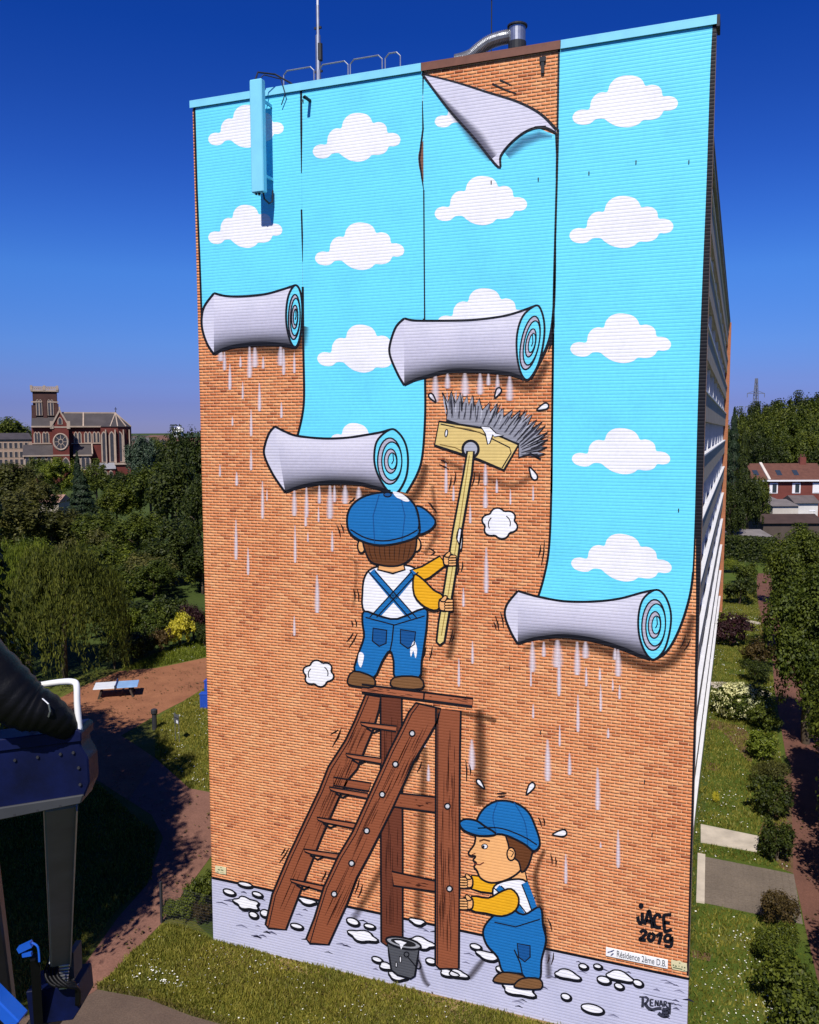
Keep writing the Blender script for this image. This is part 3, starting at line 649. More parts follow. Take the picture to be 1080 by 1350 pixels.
# --- bucket
A = Art(18).shape([(510.5, 1240), (513, 1260), (516, 1279), (524, 1285.6), (541.5, 1290.5), (547, 1287), (550, 1268), (552.6, 1250)], lin(78, 80, 86), 2.6)
bucket = A.build('painted_bucket')
Art(18).shape(ell(532, 1243.5, 23.5, 7, 24, 12), lin(150, 152, 158), 2.8, 2).fill(ell(532, 1242.8, 17, 4.4, 20, 12), lin(30, 30, 34), 4).fill([(520, 1240), (528, 1240), (536, 1243), (532, 1246), (529, 1252), (527, 1245), (523, 1243)], WHITE, 5).build('bucket_rim', bucket)
Art(18).stroke(ell(536, 1258.5, 3.2, 3.4, 12), 1.6, closed=True, layer=2).stroke(cr([(537, 1261), (544, 1269), (551, 1277), (555, 1273), (551, 1264)]), 1.6, layer=2).shape(ell(528, 1265, 1.4, 4.6, 10), WHITE, 1.2, 2).shape(ell(522.5, 1272, 1.2, 3.6, 10), WHITE, 1.2, 2).build('bucket_handle', bucket)

# --- broom brush and pole
tips = [(583.4, 517.6), (595, 516), (607, 518), (616, 521), (623, 521), (632, 525), (645, 531), (656, 532), (664, 538), (676, 540), (686, 541), (695, 541), (702, 546), (708, 553), (715, 556), (719, 561), (722, 570), (722.5, 579), (721.5, 589), (719, 598), (713, 605)]
base = [(589, 553), (597, 554), (605, 555), (612, 556), (620, 557), (628, 559), (636, 562), (643, 564), (650, 566), (657, 569), (664, 573), (670, 576), (676, 579), (681, 582), (684, 585), (686, 588), (687, 590), (688, 593), (687, 597), (686, 600), (684, 603)]
br = []
for i in range(len(tips)):
    br.append(tips[i])
    if i < len(tips) - 1:
        m_ = ((tips[i][0] + tips[i + 1][0]) / 2, (tips[i][1] + tips[i + 1][1]) / 2); k = .38
        br.append((m_[0] + ((base[i][0] + base[i + 1][0]) / 2 - m_[0]) * k, m_[1] + ((base[i][1] + base[i + 1][1]) / 2 - m_[1]) * k))
A = Art(6).shape(br + [(700, 598), (684, 603), (684, 585), (588.7, 553.7), (590, 540)], lin(140, 141, 152), 2.2)
for i in range(1, len(tips) - 1):
    for q in (.35, .7):
        a = (base[i][0] + (tips[i][0] - base[i][0]) * .08 + q * 5 - 3, base[i][1] + (tips[i][1] - base[i][1]) * .08); b = (base[i][0] + (tips[i][0] - base[i][0]) * q, base[i][1] + (tips[i][1] - base[i][1]) * q)
        A.stroke([a, b], 1.8, lin(58, 58, 70), 1, taper=(.4, 1))
for i in range(13, 19): A.stroke([base[i], ((base[i][0] + tips[i][0]) / 2, (base[i][1] + tips[i][1]) / 2 - 1), tips[i]], 3, lin(50, 50, 58), 1, taper=(.3, 1, .3))
_br = random.Random(4)
for i in range(46):
    k = _br.uniform(0, len(tips) - 1.01); j = int(k); f_ = k - j; bp = (base[j][0] + (base[j + 1][0] - base[j][0]) * f_, base[j][1] + (base[j + 1][1] - base[j][1]) * f_); tp = (tips[j][0] + (tips[j + 1][0] - tips[j][0]) * f_, tips[j][1] + (tips[j + 1][1] - tips[j][1]) * f_)
    u0, u1 = _br.uniform(.2, .5), _br.uniform(.8, 1.08); sw = _br.uniform(-4, 4)
    q = lambda u, s: (bp[0] + (tp[0] - bp[0]) * u + s, bp[1] + (tp[1] - bp[1]) * u)
    A.stroke([q(u0, 0), q((u0 + u1) / 2, sw * .3), q(u1, sw)], _br.uniform(1.2, 2.2), _br.choice((lin(58, 58, 70), lin(30, 30, 38), lin(176, 177, 188))), 1, taper=(.5, 1, .2))
A.stroke(br, 2.2, layer=2); A.build('brush_bristles')
A = Art(6).shape([(579, 555.4), (634.5, 564), (683.7, 586), (664.4, 619.6), (631.8, 606), (573, 587)], lin(214, 187, 118), 3, 3)
A.stroke([(581, 559), (632, 570), (672, 590), (674, 597), (662, 617)], 1.6, layer=4).stroke([(580, 586), (600, 590), (610, 595)], 1.4, lin(130, 105, 55), 4).stroke([(600, 563), (620, 566), (640, 573)], 1.4, lin(130, 105, 55), 4)
A.fill([(634, 562), (646, 563), (654, 571), (664, 574), (652, 576), (650, 573), (646, 584), (643, 586), (640, 572)], WHITE, 5).stroke([(634, 562), (646, 563), (654, 571), (664, 574), (652, 576), (650, 573), (646, 584), (643, 586), (640, 572)], 1.5, closed=True, layer=5).shape(ell(588.5, 571, 1.8, 5, 12, 8), WHITE, 1.4, 4)
A.build('brush_block')
Art(12).shape(ell(620.5, 592, 10.5, 11, 24), lin(168, 170, 182), 3.4).build('brush_socket')
A = Art(12).shape([(616, 595), (625, 595), (622, 625), (609, 700), (600, 762), (590, 822), (586, 846), (580, 850.5), (575.5, 846), (578, 822), (588, 760), (597, 700), (611, 625)], lin(217, 196, 124), 2.8, 2)
A.stroke([(619, 600), (606, 690), (594, 765), (582, 838)], 1.2, lin(150, 126, 66), 3); A.shape(cr([(606, 696), (610, 704), (608, 726), (605, 717), (602, 708)], True, 4), WHITE, 1.6, 3); A.build('brush_pole')

# --- flying drops, puffs and movement strokes
def drop(x, y, L, w, ang):
    c, s = math.cos(math.radians(ang)), math.sin(math.radians(ang)); P = []
    for u, v in [(-.5, 0), (-.2, .3), (.2, .5), (.42, .36), (.5, 0), (.42, -.36), (.2, -.5), (-.2, -.3)]:
        P.append((x + u * L * c - v * w * s, y + u * L * s + v * w * c))
    Art(2).shape(cr(P, True, 3), WHITE, 2.2).build('paste_drop')
for d in [(570.5, 524.5, 14, 6, 232), (656, 518, 15, 7, -62), (715.5, 537, 17, 8, -24), (702.5, 624, 19, 8, 62), (634, 1034, 16, 6, 232), (699, 1040, 18, 8, -58), (738, 1099, 19, 9, -8)]: drop(*d)
def puff(cx, cy, r, parts):
    P = []
    for i in range(48):
        t = 2 * math.pi * i / 48; q = abs(math.sin(parts * t / 2 + .6)); P.append((cx + r * (.80 + .22 * q) * math.cos(t) * 1.08, cy + r * (.80 + .22 * q) * math.sin(t) * .92))
    A = Art(2).shape(P, WHITE, 2.4); A.stroke(ell(cx - 4, cy + 1, r * .5, r * .5, 10, 0, 150, 230), 1.3, layer=2).stroke(ell(cx + 3, cy, r * .5, r * .5, 10, 0, -60, 20), 1.3, layer=2).build('painted_puff')
puff(420, 888, 19, 6); puff(659, 690, 22, 6)
A = Art(1)
for l in [[(460, 663, 468, 656)], [(459, 672, 472, 663)], [(449, 690, 453, 702)], [(444, 692, 449, 708)], [(568, 667, 576, 676)], [(564, 662, 572, 670)], [(565, 722, 574, 728)], [(568, 732, 574, 727)], [(466, 776, 468, 792)], [(471, 776, 473, 793)],
          [(463, 818, 465, 826)], [(468, 816, 470, 826)], [(457, 846, 466, 834)], [(460, 854, 471, 835)], [(599, 835, 595, 846)], [(597, 830, 592, 848)], [(610, 740, 608, 754)], [(605, 742, 603, 758)], [(581, 606, 590, 611)], [(579, 612, 592, 619)],
          [(595, 628, 592, 645)], [(601, 622, 598, 640)], [(626, 622, 622, 642)], [(632, 624, 630, 640)], [(718, 712, 714, 745)], [(713, 718, 710, 734)], [(660, 807, 664, 828)], [(653, 812, 658, 832)], [(651, 820, 654, 830)], [(904, 838, 897, 854)], [(911, 842, 902, 858)],
          [(436, 968, 446, 962)], [(441, 980, 449, 964)], [(438, 985, 450, 960)], [(370, 1128, 376, 1118)], [(368, 1138, 381, 1118)], [(374, 1142, 383, 1124)], [(425, 1158, 430, 1150)], [(468, 1178, 474, 1158)], [(472, 1184, 478, 1166)], [(424, 1162, 430, 1148)],
          [(655, 1046, 668, 1046)], [(656, 1050, 666, 1050)], [(710, 1078, 714, 1090)], [(716, 1078, 718, 1088)], [(726, 1126, 728, 1140)], [(732, 1130, 733, 1142)], [(698, 1190, 706, 1182)], [(722, 1210, 728, 1228)], [(716, 1216, 720, 1230)], [(724, 1258, 722, 1270)], [(730, 1256, 727, 1272)],
          [(556, 872, 562, 852)], [(566, 870, 570, 852)], [(614, 1002, 615, 1030)], [(619, 1008, 620, 1022)], [(550, 1018, 556, 1004)], [(548, 1006, 554, 990)]]:
    (x0, y0, x1, y1), = l; Art(3).stroke([(x0, y0), ((x0 + x1) / 2 + 1, (y0 + y1) / 2), (x1, y1)], 2.2, lin(36, 20, 18), 0, taper=(.4, 1, .4)).build('motion_line')

# --- two generic house painters (plain workmen drawn in the mural's flat style)
BLUE = lin(24, 106, 172); BLUED = lin(18, 78, 138); MUST = lin(226, 166, 28); SKIN = lin(232, 172, 112); HAIR = lin(96, 56, 30); BOOT = lin(120, 84, 52)
m1 = Art(7).shape(cr([(482, 808), (478, 780), (482, 758), (494, 748), (516, 745), (540, 746), (553, 756), (559, 780), (560, 806), (522, 822)], True, 4), WHITE, 2.6, 0).build('painted_workman')
Art(7).shape([(502, 735), (530, 735), (534, 751), (518, 756), (498, 751)], SKIN, 2.4, 2).build('neck', m1)
Art(7).shape(ell(549, 718, 6, 9, 14), SKIN, 2.2, 2).shape(ell(476.5, 720, 5, 9, 14), SKIN, 2.2, 2).build('ear', m1)
A = Art(7).shape(cr([(478, 706), (500, 714), (524, 713), (547, 704), (548, 724), (540, 738), (524, 746), (502, 745), (486, 737)], True, 4), HAIR, 2.4, 4)
for i in range(9): A.stroke([(486 + i * 7, 716), (488 + i * 6.4, 730), (492 + i * 5.6, 740)], 1.1, lin(42, 24, 14), 5, taper=(.4, 1, .3))
A.build('hair', m1)
A = Art(7).shape(cr([(474, 712), (460, 700), (458, 680), (466, 664), (484, 653), (510, 649), (534, 654), (548, 668), (553, 690), (551, 706), (530, 715), (500, 719)], True, 4), BLUE, 2.8, 7)
A.stroke([(500, 652), (492, 680), (494, 716)], 1.4, BLUED, 9).stroke([(528, 654), (534, 680), (530, 713)], 1.4, BLUED, 9).stroke(cr([(462, 698), (482, 709), (506, 713), (532, 708), (550, 699)]), 1.8, layer=9).shape(ell(511, 652, 5, 3, 12), BLUED, 1.6, 9).fill(cr([(518, 648), (530, 651), (540, 660), (534, 661), (528, 658), (522, 655)], True, 3), WHITE, 10)
A.build('cap', m1)
Art(7).shape(cr([(548, 668), (560, 671), (574, 686), (568, 698), (552, 704), (553, 688)], True, 4), BLUE, 2.6, 6).build('cap_brim', m1)
A = Art(7).shape(cr([(480, 806), (500, 812), (524, 816), (560, 802), (563, 820), (560, 846), (556, 872), (552, 894), (522, 895), (519, 872), (514, 858), (504, 872), (492, 894), (468, 886), (472, 864), (480, 840), (478, 822)], True, 3), BLUE, 2.8, 4)
A.stroke([(490, 753), (516, 784), (546, 818)], 9.5, BLUE, 3).stroke([(547, 754), (522, 784), (492, 816)], 9.5, BLUE, 3)
for o_ in (-4.6, 4.6):
    A.stroke([(490 + o_, 753), (546 + o_, 816)], 1.6, layer=5).stroke([(547 + o_, 754), (492 + o_, 814)], 1.6, layer=5)
A.shape([(528, 830), (548, 833), (546, 850), (538, 855), (528, 848)], BLUED, 1.8, 6).shape([(492, 828), (510, 831), (509, 848), (500, 852), (491, 845)], BLUED, 1.8, 6).stroke([(519, 824), (517, 845), (514, 860)], 1.8, layer=6).stroke([(482, 814), (520, 824), (560, 812)], 1.6, layer=6)
A.fill(cr([(546, 845), (550, 856), (548, 868), (545, 858), (542, 866), (541, 856)], True, 3), WHITE, 7).fill(cr([(474, 860), (480, 864), (476, 880), (472, 872)], True, 3), WHITE, 7)
A.build('dungarees', m1)
Art(7).shape(cr([(466, 885), (492, 893), (492, 906), (470, 905), (458, 900)], True, 3), BOOT, 2.4, 7).shape(cr([(520, 893), (553, 893), (556, 908), (518, 906)], True, 3), BOOT, 2.4, 7).build('boot', m1)
Art(7).shape([(541, 752), (556, 747), (580, 733), (588, 745), (566, 762), (550, 768)], MUST, 2.6, 2).build('sleeve', m1)
Art(7).shape(cr([(546, 758), (558, 764), (572, 778), (584, 786), (577, 804), (560, 800), (546, 784)], True, 3), MUST, 2.6, 12).build('sleeve', m1)
def hand(x, y, s, parent, base, flip=1):
    A = Art(base); A.shape(cr([(x - 8 * s * flip, y - 6 * s), (x, y - 8 * s), (x + 6 * s * flip, y - 5 * s), (x + 7 * s * flip, y + 5 * s), (x, y + 8 * s), (x - 8 * s * flip, y + 6 * s)], True, 3), SKIN, 2.2, 0)
    for k in range(4): A.shape(cr([(x - 1 * flip, y + (-6 + 3.6 * k) * s), (x + 8 * s * flip, y + (-6.4 + 3.6 * k) * s), (x + 9 * s * flip, y + (-4.4 + 3.6 * k) * s), (x + 7.6 * s * flip, y + (-2.8 + 3.6 * k) * s), (x - 1 * flip, y + (-2.8 + 3.6 * k) * s)], True, 2), SKIN, 1.3, 2)
    A.shape(cr([(x - 7 * s * flip, y - 5 * s), (x - 2 * s * flip, y - 11 * s), (x + 1.5 * s * flip, y - 10 * s), (x - 1 * s * flip, y - 4 * s)], True, 3), SKIN, 1.6, 4)
    A.build('hand', parent)
hand(593, 738, .95, m1, 22); hand(588, 797, 1.05, m1, 22)

m2 = Art(7).shape(cr([(650, 1172), (664, 1162), (690, 1160), (700, 1176), (706, 1204), (690, 1222), (664, 1218), (654, 1196)], True, 4), WHITE, 2.6, 2).build('painted_workman')
Art(7).shape([(655, 1150), (690, 1136), (696, 1166), (668, 1172)], SKIN, 2.4, 0).build('neck', m2)
A = Art(7).shape(cr([(630, 1096), (627, 1106), (625, 1114), (618, 1124), (620, 1128), (627, 1129), (624, 1134), (628, 1138), (625, 1143), (629, 1148), (634, 1158), (648, 1164), (668, 1160), (686, 1148), (696, 1128), (698, 1104), (670, 1092)], True, 4), SKIN, 2.6, 4)
A.fill(ell(639, 1116, 4, 3.2, 14), WHITE, 6).stroke(ell(639, 1116, 4, 3.2, 14), 1.2, closed=True, layer=6).fill(ell(637.4, 1116.4, 1.7, 2.1, 10), BLACK, 7).stroke([(632, 1109), (638, 1107), (646, 1109)], 2.2, HAIR, 7).stroke([(625, 1139), (633, 1140), (638, 1137)], 1.6, lin(110, 50, 40), 7).stroke([(622, 1127), (627, 1125)], 1.2, lin(110, 60, 40), 7)
A.build('face', m2)
A = Art(7).shape(cr([(668, 1096), (698, 1098), (703, 1116), (697, 1140), (688, 1150), (684, 1136), (674, 1128), (670, 1112)], True, 3), HAIR, 2.2, 8); A.build('hair', m2)
Art(7).shape(ell(674, 1126, 5.5, 8.5, 14), SKIN, 2.0, 10).stroke(cr([(672, 1121), (677, 1124), (674, 1130)]), 1.2, layer=11).build('ear', m2)
A = Art(7).shape(cr([(630, 1100), (628, 1084), (638, 1066), (656, 1056), (678, 1058), (696, 1070), (706, 1090), (712, 1112), (704, 1122), (690, 1112), (662, 1100)], True, 4), BLUE, 2.8, 11)
A.stroke(cr([(656, 1057), (650, 1078), (655, 1100)]), 1.4, BLUED, 13).stroke(cr([(678, 1058), (692, 1084), (696, 1114)]), 1.4, BLUED, 13).stroke(cr([(630, 1092), (660, 1092), (690, 1103), (708, 1114)]), 1.7, layer=13); A.build('cap', m2)
Art(7).shape(cr([(632, 1102), (654, 1100), (640, 1090), (628, 1082), (614, 1080), (606, 1085), (612, 1095)], True, 4), BLUE, 2.8, 13).build('cap_brim', m2)
Art(7).shape([(664, 1168), (652, 1178), (634, 1176), (622, 1172), (622, 1154), (640, 1156)], MUST, 2.6, 0).build('sleeve', m2)
A = Art(7).shape(cr([(668, 1196), (690, 1206), (712, 1196), (716, 1220), (720, 1240), (714, 1266), (711, 1292), (690, 1291), (688, 1284), (664, 1282), (656, 1262), (642, 1246), (637, 1228), (646, 1212)], True, 4), BLUE, 2.8, 6)
A.stroke([(656, 1170), (676, 1188), (690, 1208)], 8.5, BLUE, 4).stroke([(651.5, 1171), (672, 1189), (686, 1207)], 1.6, layer=5).stroke([(660.5, 1168), (680, 1186), (694, 1204)], 1.6, layer=5).stroke([(692, 1164), (700, 1184), (706, 1202)], 8, BLUE, 4).stroke([(688, 1166), (696, 1186), (702, 1203)], 1.6, layer=5)
A.shape([(682, 1244), (699, 1247), (699, 1262), (692, 1268), (684, 1262)], BLUED, 1.8, 8).stroke([(690, 1290), (686, 1270), (678, 1252)], 1.8, layer=8).stroke([(652, 1216), (680, 1222), (712, 1212)], 1.6, layer=8); A.build('dungarees', m2)
A = Art(7).shape(cr([(674, 1172), (684, 1184), (680, 1200), (662, 1208), (640, 1204), (622, 1200), (622, 1182), (644, 1184), (660, 1176)], True, 3), MUST, 2.6, 10); A.build('sleeve', m2)
hand(615, 1163, .95, m2, 22, -1); hand(615, 1191, 1.0, m2, 22, -1)
Art(7).shape(cr([(662, 1282), (690, 1286), (690, 1297), (664, 1297), (650, 1293)], True, 3), BOOT, 2.4, 9).shape(cr([(689, 1290), (712, 1291), (713, 1304), (684, 1303), (678, 1299)], True, 3), BOOT, 2.4, 11).build('boot', m2)

# --- signature, artist group's mark, name board, two small plates
A = Art(2)
Z = lambda L: [(820 + a / 10.8, 1180 + b / 10.8) for a, b in L]
A.fill(ell(845.4, 1194.4, 3.4, 4, 14), BLACK, 1)
for s in ([(290, 250), (292, 330), (288, 385), (262, 405), (238, 370), (225, 305)], [(325, 425), (350, 330), (388, 225), (415, 330), (440, 475)], [(350, 360), (415, 385)], [(545, 335), (535, 290), (500, 280), (465, 320), (460, 395), (490, 460), (560, 465)],
          [(705, 282), (650, 282), (598, 300), (600, 400), (612, 505), (640, 515), (715, 492)], [(600, 392), (685, 402)], [(262, 540), (300, 505), (345, 535), (310, 590), (255, 635), (345, 648)],
          [(420, 540), (388, 570), (378, 620), (410, 655), (445, 630), (460, 580), (420, 540)], [(490, 590), (560, 550), (545, 630), (525, 705)], [(705, 590), (650, 570), (612, 610), (625, 660), (680, 655), (705, 590)], [(710, 590), (712, 680), (690, 735), (610, 722)]):
    A.stroke(cr(Z(s)), 4.6, BLACK, 0)
A.build('painted_signature')
A = Art(2); Z = lambda L: [(840 + a / 19.64, 1305 + b / 19.64) for a, b in L]; TG = lin(52, 54, 68)
for s, w in (([(60, 185), (150, 190), (250, 185)], 2.2), ([(150, 190), (150, 330), (140, 460)], 3.6), ([(220, 190), (285, 240), (255, 320), (190, 370)], 3.2), ([(200, 360), (250, 420), (290, 470), (390, 520), (520, 490), (640, 490)], 4.4),
             ([(345, 250), (345, 420)], 2.4), ([(345, 250), (430, 262)], 2), ([(345, 335), (415, 345)], 2), ([(345, 415), (430, 425)], 2), ([(470, 430), (480, 270)], 2.2), ([(480, 275), (545, 420)], 2.2), ([(545, 420), (552, 275)], 2.2),
             ([(585, 435), (620, 285), (668, 440)], 2.2), ([(600, 380), (655, 385)], 1.8), ([(700, 445), (704, 300)], 2.4), ([(704, 300), (760, 320), (748, 370), (708, 380)], 2), ([(715, 380), (800, 460)], 2.2),
             ([(790, 345), (935, 360)], 2.4), ([(850, 355), (850, 500), (840, 640)], 3.4), ([(550, 600), (640, 670), (740, 690), (830, 650)], 5), ([(640, 600), (730, 600), (820, 560)], 6), ([(650, 500), (740, 520), (830, 480)], 5)):
    A.stroke(cr(Z(s)) if len(s) > 2 else Z(s), w, TG, 0)
A.stroke(Z([(170, 100), (500, 180), (900, 262)]), 1.0, lin(120, 122, 140), 0); A.build('painted_tag')

sign = empty('name_board', (0, 0, 0), 0, 'white name board reading Résidence 2ème D.B. low on the brick wall', 'sign')
a_, b_ = wallpt(799.3, 1247.9), wallpt(880.7, 1275.0); zt = a_.z; zb = wallpt(799.3, 1259.2).z
white_board = mat('white_board', (.80, .80, .80), 0.35, 0.04, 3)
MB().box(a_.x, b_.x, -0.045, -0.02, zb, zt).build('board', white_board, sign, bevel=.004)
def text(body, name, x, z, size, y, m_, parent, bold=0.0, align='LEFT'):
    c = bpy.data.curves.new(name, 'FONT'); c.body = body; c.size = size; c.align_x = align; c.align_y = 'CENTER'; c.offset = bold; c.extrude = 0.002
    o = bpy.data.objects.new(name, c); COL.objects.link(o); dg = bpy.context.evaluated_depsgraph_get()
    me = bpy.data.meshes.new_from_object(o.evaluated_get(dg)); bpy.data.objects.remove(o); me.materials.clear(); me.materials.append(m_)
    o = link(name, me, parent); o.location = (x, y, z); o.rotation_euler = (math.radians(90), 0, 0); return o
ink = mat('sign_ink', (.10, .11, .13), 0.5, 0.05, 3); ink_blue = mat('sign_blue', (.05, .06, .16), 0.5, 0.05, 3)
zc = (zt + zb) / 2; bl = b_.x - a_.x
t_ = text('Résidence 2ème D.B.', 'lettering', 0, zc, .27, -0.048, ink, sign, .002)
_w = max(v.co.x for v in t_.data.vertices); t_.scale = ((bl * .80) / _w, 1, 1); t_.location.x = a_.x + bl * .175
lg = MB()
for u, v, r in ((.045, .0, .022), (.072, .02, .02), (.10, .05, .026), (.112, -.03, .024), (.095, -.07, .02), (.125, .085, .018)):
    cx, cz = a_.x + bl * u, zc + v; lg.add([(cx + r * 1.5 * math.cos(t), -.0475, cz + r * math.sin(t) + r * .7 * math.cos(t)) for t in [k * .785 for k in range(8)]], [tuple(range(8))])
lg.build('emblem', ink_blue, sign)
plate_m = mat('cream_plate', (.62, .56, .34), 0.5, 0.08, 4); plate_ink = mat('plate_ink', (.10, .13, .07), 0.6, 0.1, 4)
def plate(pts, label, rows):
    P = [wallpt(*p) for p in pts]; o = empty('small_plate', (P[0].x, 0, P[0].z), 0, label, 'plate')
    MB().prism([(p.x - P[0].x, -(p.z - P[0].z)) for p in P], -.04, -.02, M=Matrix(((1, 0, 0, 0), (0, 0, 1, 0), (0, -1, 0, 0), (0, 0, 0, 1)))).build('plate_face', plate_m, o)
    for x0, y0, x1, y1 in rows:
        m_ = MB(); a, b = wallpt(x0, y0), wallpt(x1, y1)
        m_.box(min(a.x, b.x) - P[0].x, max(a.x, b.x) - P[0].x, -.043, -.0405, min(a.z, b.z) - P[0].z, max(a.z, b.z) - P[0].z)
        m_.build('plate_print', plate_ink, o)
    return o
plate([(885.2, 1264.5), (892, 1266.3), (896.5, 1265.8), (900, 1268.5), (905.8, 1269.5), (906.2, 1279.5), (903.5, 1280), (887, 1277), (885.2, 1273)], 'cream enamel plate beside the white name board at the wall corner',
      [(887.2, 1270.4, 889, 1272.6), (890.2, 1271.6, 892.6, 1273.8), (895, 1271.8, 896, 1273.9), (898.8, 1272.8, 900.2, 1275), (902, 1273.6, 904, 1275.8), (895.5, 1268, 897.3, 1269.6), (887.5, 1275.1, 900, 1276.3), (901.5, 1277.6, 903.6, 1279)])
plate([(284.6, 1140.6), (291, 1141.4), (299, 1143), (299, 1152.3), (291, 1151.4), (284.6, 1149)], 'small cream plate near the lower left corner of the mural wall',
      [(288, 1145, 291, 1147), (292, 1145.5, 295.5, 1147.5), (287, 1148.2, 289.5, 1149.6), (291, 1149, 296, 1150.4), (291.5, 1142.4, 293, 1143.6)])
# small iron anchors in the wall
ab = MB()
for x, y in [(838.8, 213.5), (776.8, 228), (908.5, 213), (400, 133), (648, 240), (710, 236), (690, 500), (895, 672), (860, 1100), (713, 965), (850, 1030), (672, 880), (450, 640)]:
    p = wallpt(x, y); ab.box(p.x - .013, p.x + .013, -.035, 0, p.z - .05, p.z + .035)
for x, y in [(409, 133)]:
    p = wallpt(x, y); ab.tube([(p.x, 0, p.z), (p.x, -.35, p.z), (p.x, -.38, p.z - .03)], .05)
ab.build('wall_anchor', dark_trim, block)
p = wallpt(716, 84); MB().box(p.x - .045, p.x + .045, -.06, 0, p.z - .26, p.z + .1).box(p.x - .085, p.x + .085, -.07, 0, p.z + .04, p.z + .16).build('overflow_spout', dark_trim, block)

# ------------------------------------------------------------------ on the roof and wall top
galv = mat('galvanised_steel', (.42, .43, .45), 0.35, 0.15, 5, 0, 0.8)
# panel antenna hung on the wall, painted like the mural
pa = wallpt(352.6, 255, -.5)
ant = empty('panel_antenna', (pa.x, 0, pa.z), 0, 'long sky blue panel antenna hanging over the top of the mural', 'antenna')
hgt = 28.05 - pa.z
MB().box(-.42, 0, -.74, -.50, 0, hgt).build('antenna_panel', metal_cyan, ant, bevel=.03)
MB().box(-.36, -.30, -.499, 0, .5, .58).box(-.12, -.06, -.499, 0, .5, .58).box(-.36, -.30, -.499, 0, hgt - .6, hgt - .52).box(-.12, -.06, -.499, 0, hgt - .6, hgt - .52).build('bracket', metal_cyan, ant)
MB().tube([(-.2, -.64, 0), (-.2, -.64, -.07)], .04, 8).tube([(-.08, -.6, 0), (-.08, -.55, -.16), (-.06, -.3, -.24), (-.05, -.12, -.14), (-.05, -.08, .2)], .028, 6).tube([(-.3, -.64, 0), (-.3, -.64, -.05)], .035, 8).build('connector', dark_trim, ant)
MB().tube([(-.3, -.6, hgt), (-.28, -.45, hgt + .3), (.05, 0, hgt + .36), (.5, .2, hgt + .1), (.62, .3, hgt - .05)], .028, 6).tube([(-.2, -.6, hgt), (-.1, -.4, hgt + .22), (.3, -.1, hgt + .15), (.45, -.11, hgt - .3), (.3, -.09, hgt - .6)], .018, 6).build('cable', dark_trim, ant)
# guard hoops of the roof ladder
for i, (x0, x1) in enumerate([(374, 414), (421, 459), (462, 504), (508, 528)]):
    a, b = wallpt(x0, 100, .6), wallpt(x1, 96, .6); zt = H + .72
    o = MB().tube([(a.x, .6, H - .1), (a.x, .6, zt - .12), (a.x + .12, .6, zt), (b.x - .12, .6, zt), (b.x, .6, zt - .12), (b.x, .6, H - .1)], .022, 6).build('guard_hoop', galv)
    o.location = (0, 0, 0)
    tag(o, ['guard hoop on the roof edge nearest the blue panel antenna', 'guard hoop standing in front of the tall radio mast', 'guard hoop just beyond the tall radio mast', 'short guard hoop at the end of the row, before the bare brick'][i], 'guard rail', 'guard hoops along the roof edge')
# mast
b = wallpt(420, 105, 1.2); mast = empty('radio_mast', (b.x, 1.2, H - .12), 0, 'tall thin steel radio mast standing on the roof edge', 'mast')
MB().tube([(0, 0, 0), (0, 0, 2.0)], .085, 10).tube([(0, 0, 2.0), (0, 0, 2.9)], .055, 8).build('mast_tube', galv, mast)
MB().tube([(0, 0, 2.85), (.03, 0, 4.9)], [.035, .02], 6).build('whip', white_paint, mast)
MB().tube([(.06, 0, 1.25), (.06, 0, 1.75)], .09, 8).box(-.14, .14, -.03, .03, .9, .96).box(-.12, .12, -.03, .03, 2.2, 2.26).build('clamp', dark_trim, mast)
# vent pipe: flexible duct bending into an upright cowl
c = wallpt(682, 60, .8)
vent = empty('roof_vent', (c.x, .8, wallpt(682, 63, .8).z), 0, 'shiny flexible duct bending into an upright cowl above the bare brick corner', 'vent pipe')
MB().tube([(0, 0, -.4), (0, 0, .14)], .255, 18).build('cowl_base', dark_trim, vent)
MB().tube([(0, 0, .14), (0, 0, .56)], .235, 20).build('cowl_body', galv, vent, smooth=False)
MB().tube([(0, 0, .56), (0, 0, .60)], .285, 20).tube([(0, 0, .62), (.0, 0, .66)], [.25, .16], 20).build('cowl_cap', dark_trim, vent)
dpts = [(-.2, 0, .62)]; path = cr([(-.18, .34), (-.5, .33), (-.82, .27), (-1.1, .14), (-1.35, -.02), (-1.6, -.08), (-1.82, -.10)], n=14); rr = []; P3 = []
for i, q in enumerate(path): P3.append((q[0], 0, q[1])); rr.append(.185 + (.018 if i % 2 else -.012))
MB().tube(P3, rr, 14).build('flexible_duct', galv, vent)
r_ = wallpt(648, 60, 3.0)
lr = empty('lightning_rod', (r_.x, 3.0, H - .12), 0, 'thin lightning rod with a small ball behind the flexible duct', 'lightning rod')
MB().tube([(0, 0, 0), (0, 0, 3.15)], .018, 6).build('rod', dark_trim, lr)
me = bpy.data.meshes.new('ball'); bm = bmesh.new(); bmesh.ops.create_uvsphere(bm, u_segments=10, v_segments=8, radius=.11); bm.to_mesh(me); bm.free(); me.materials.append(galv)
o = link('ball', me, lr); o.location = (0, 0, 3.1)

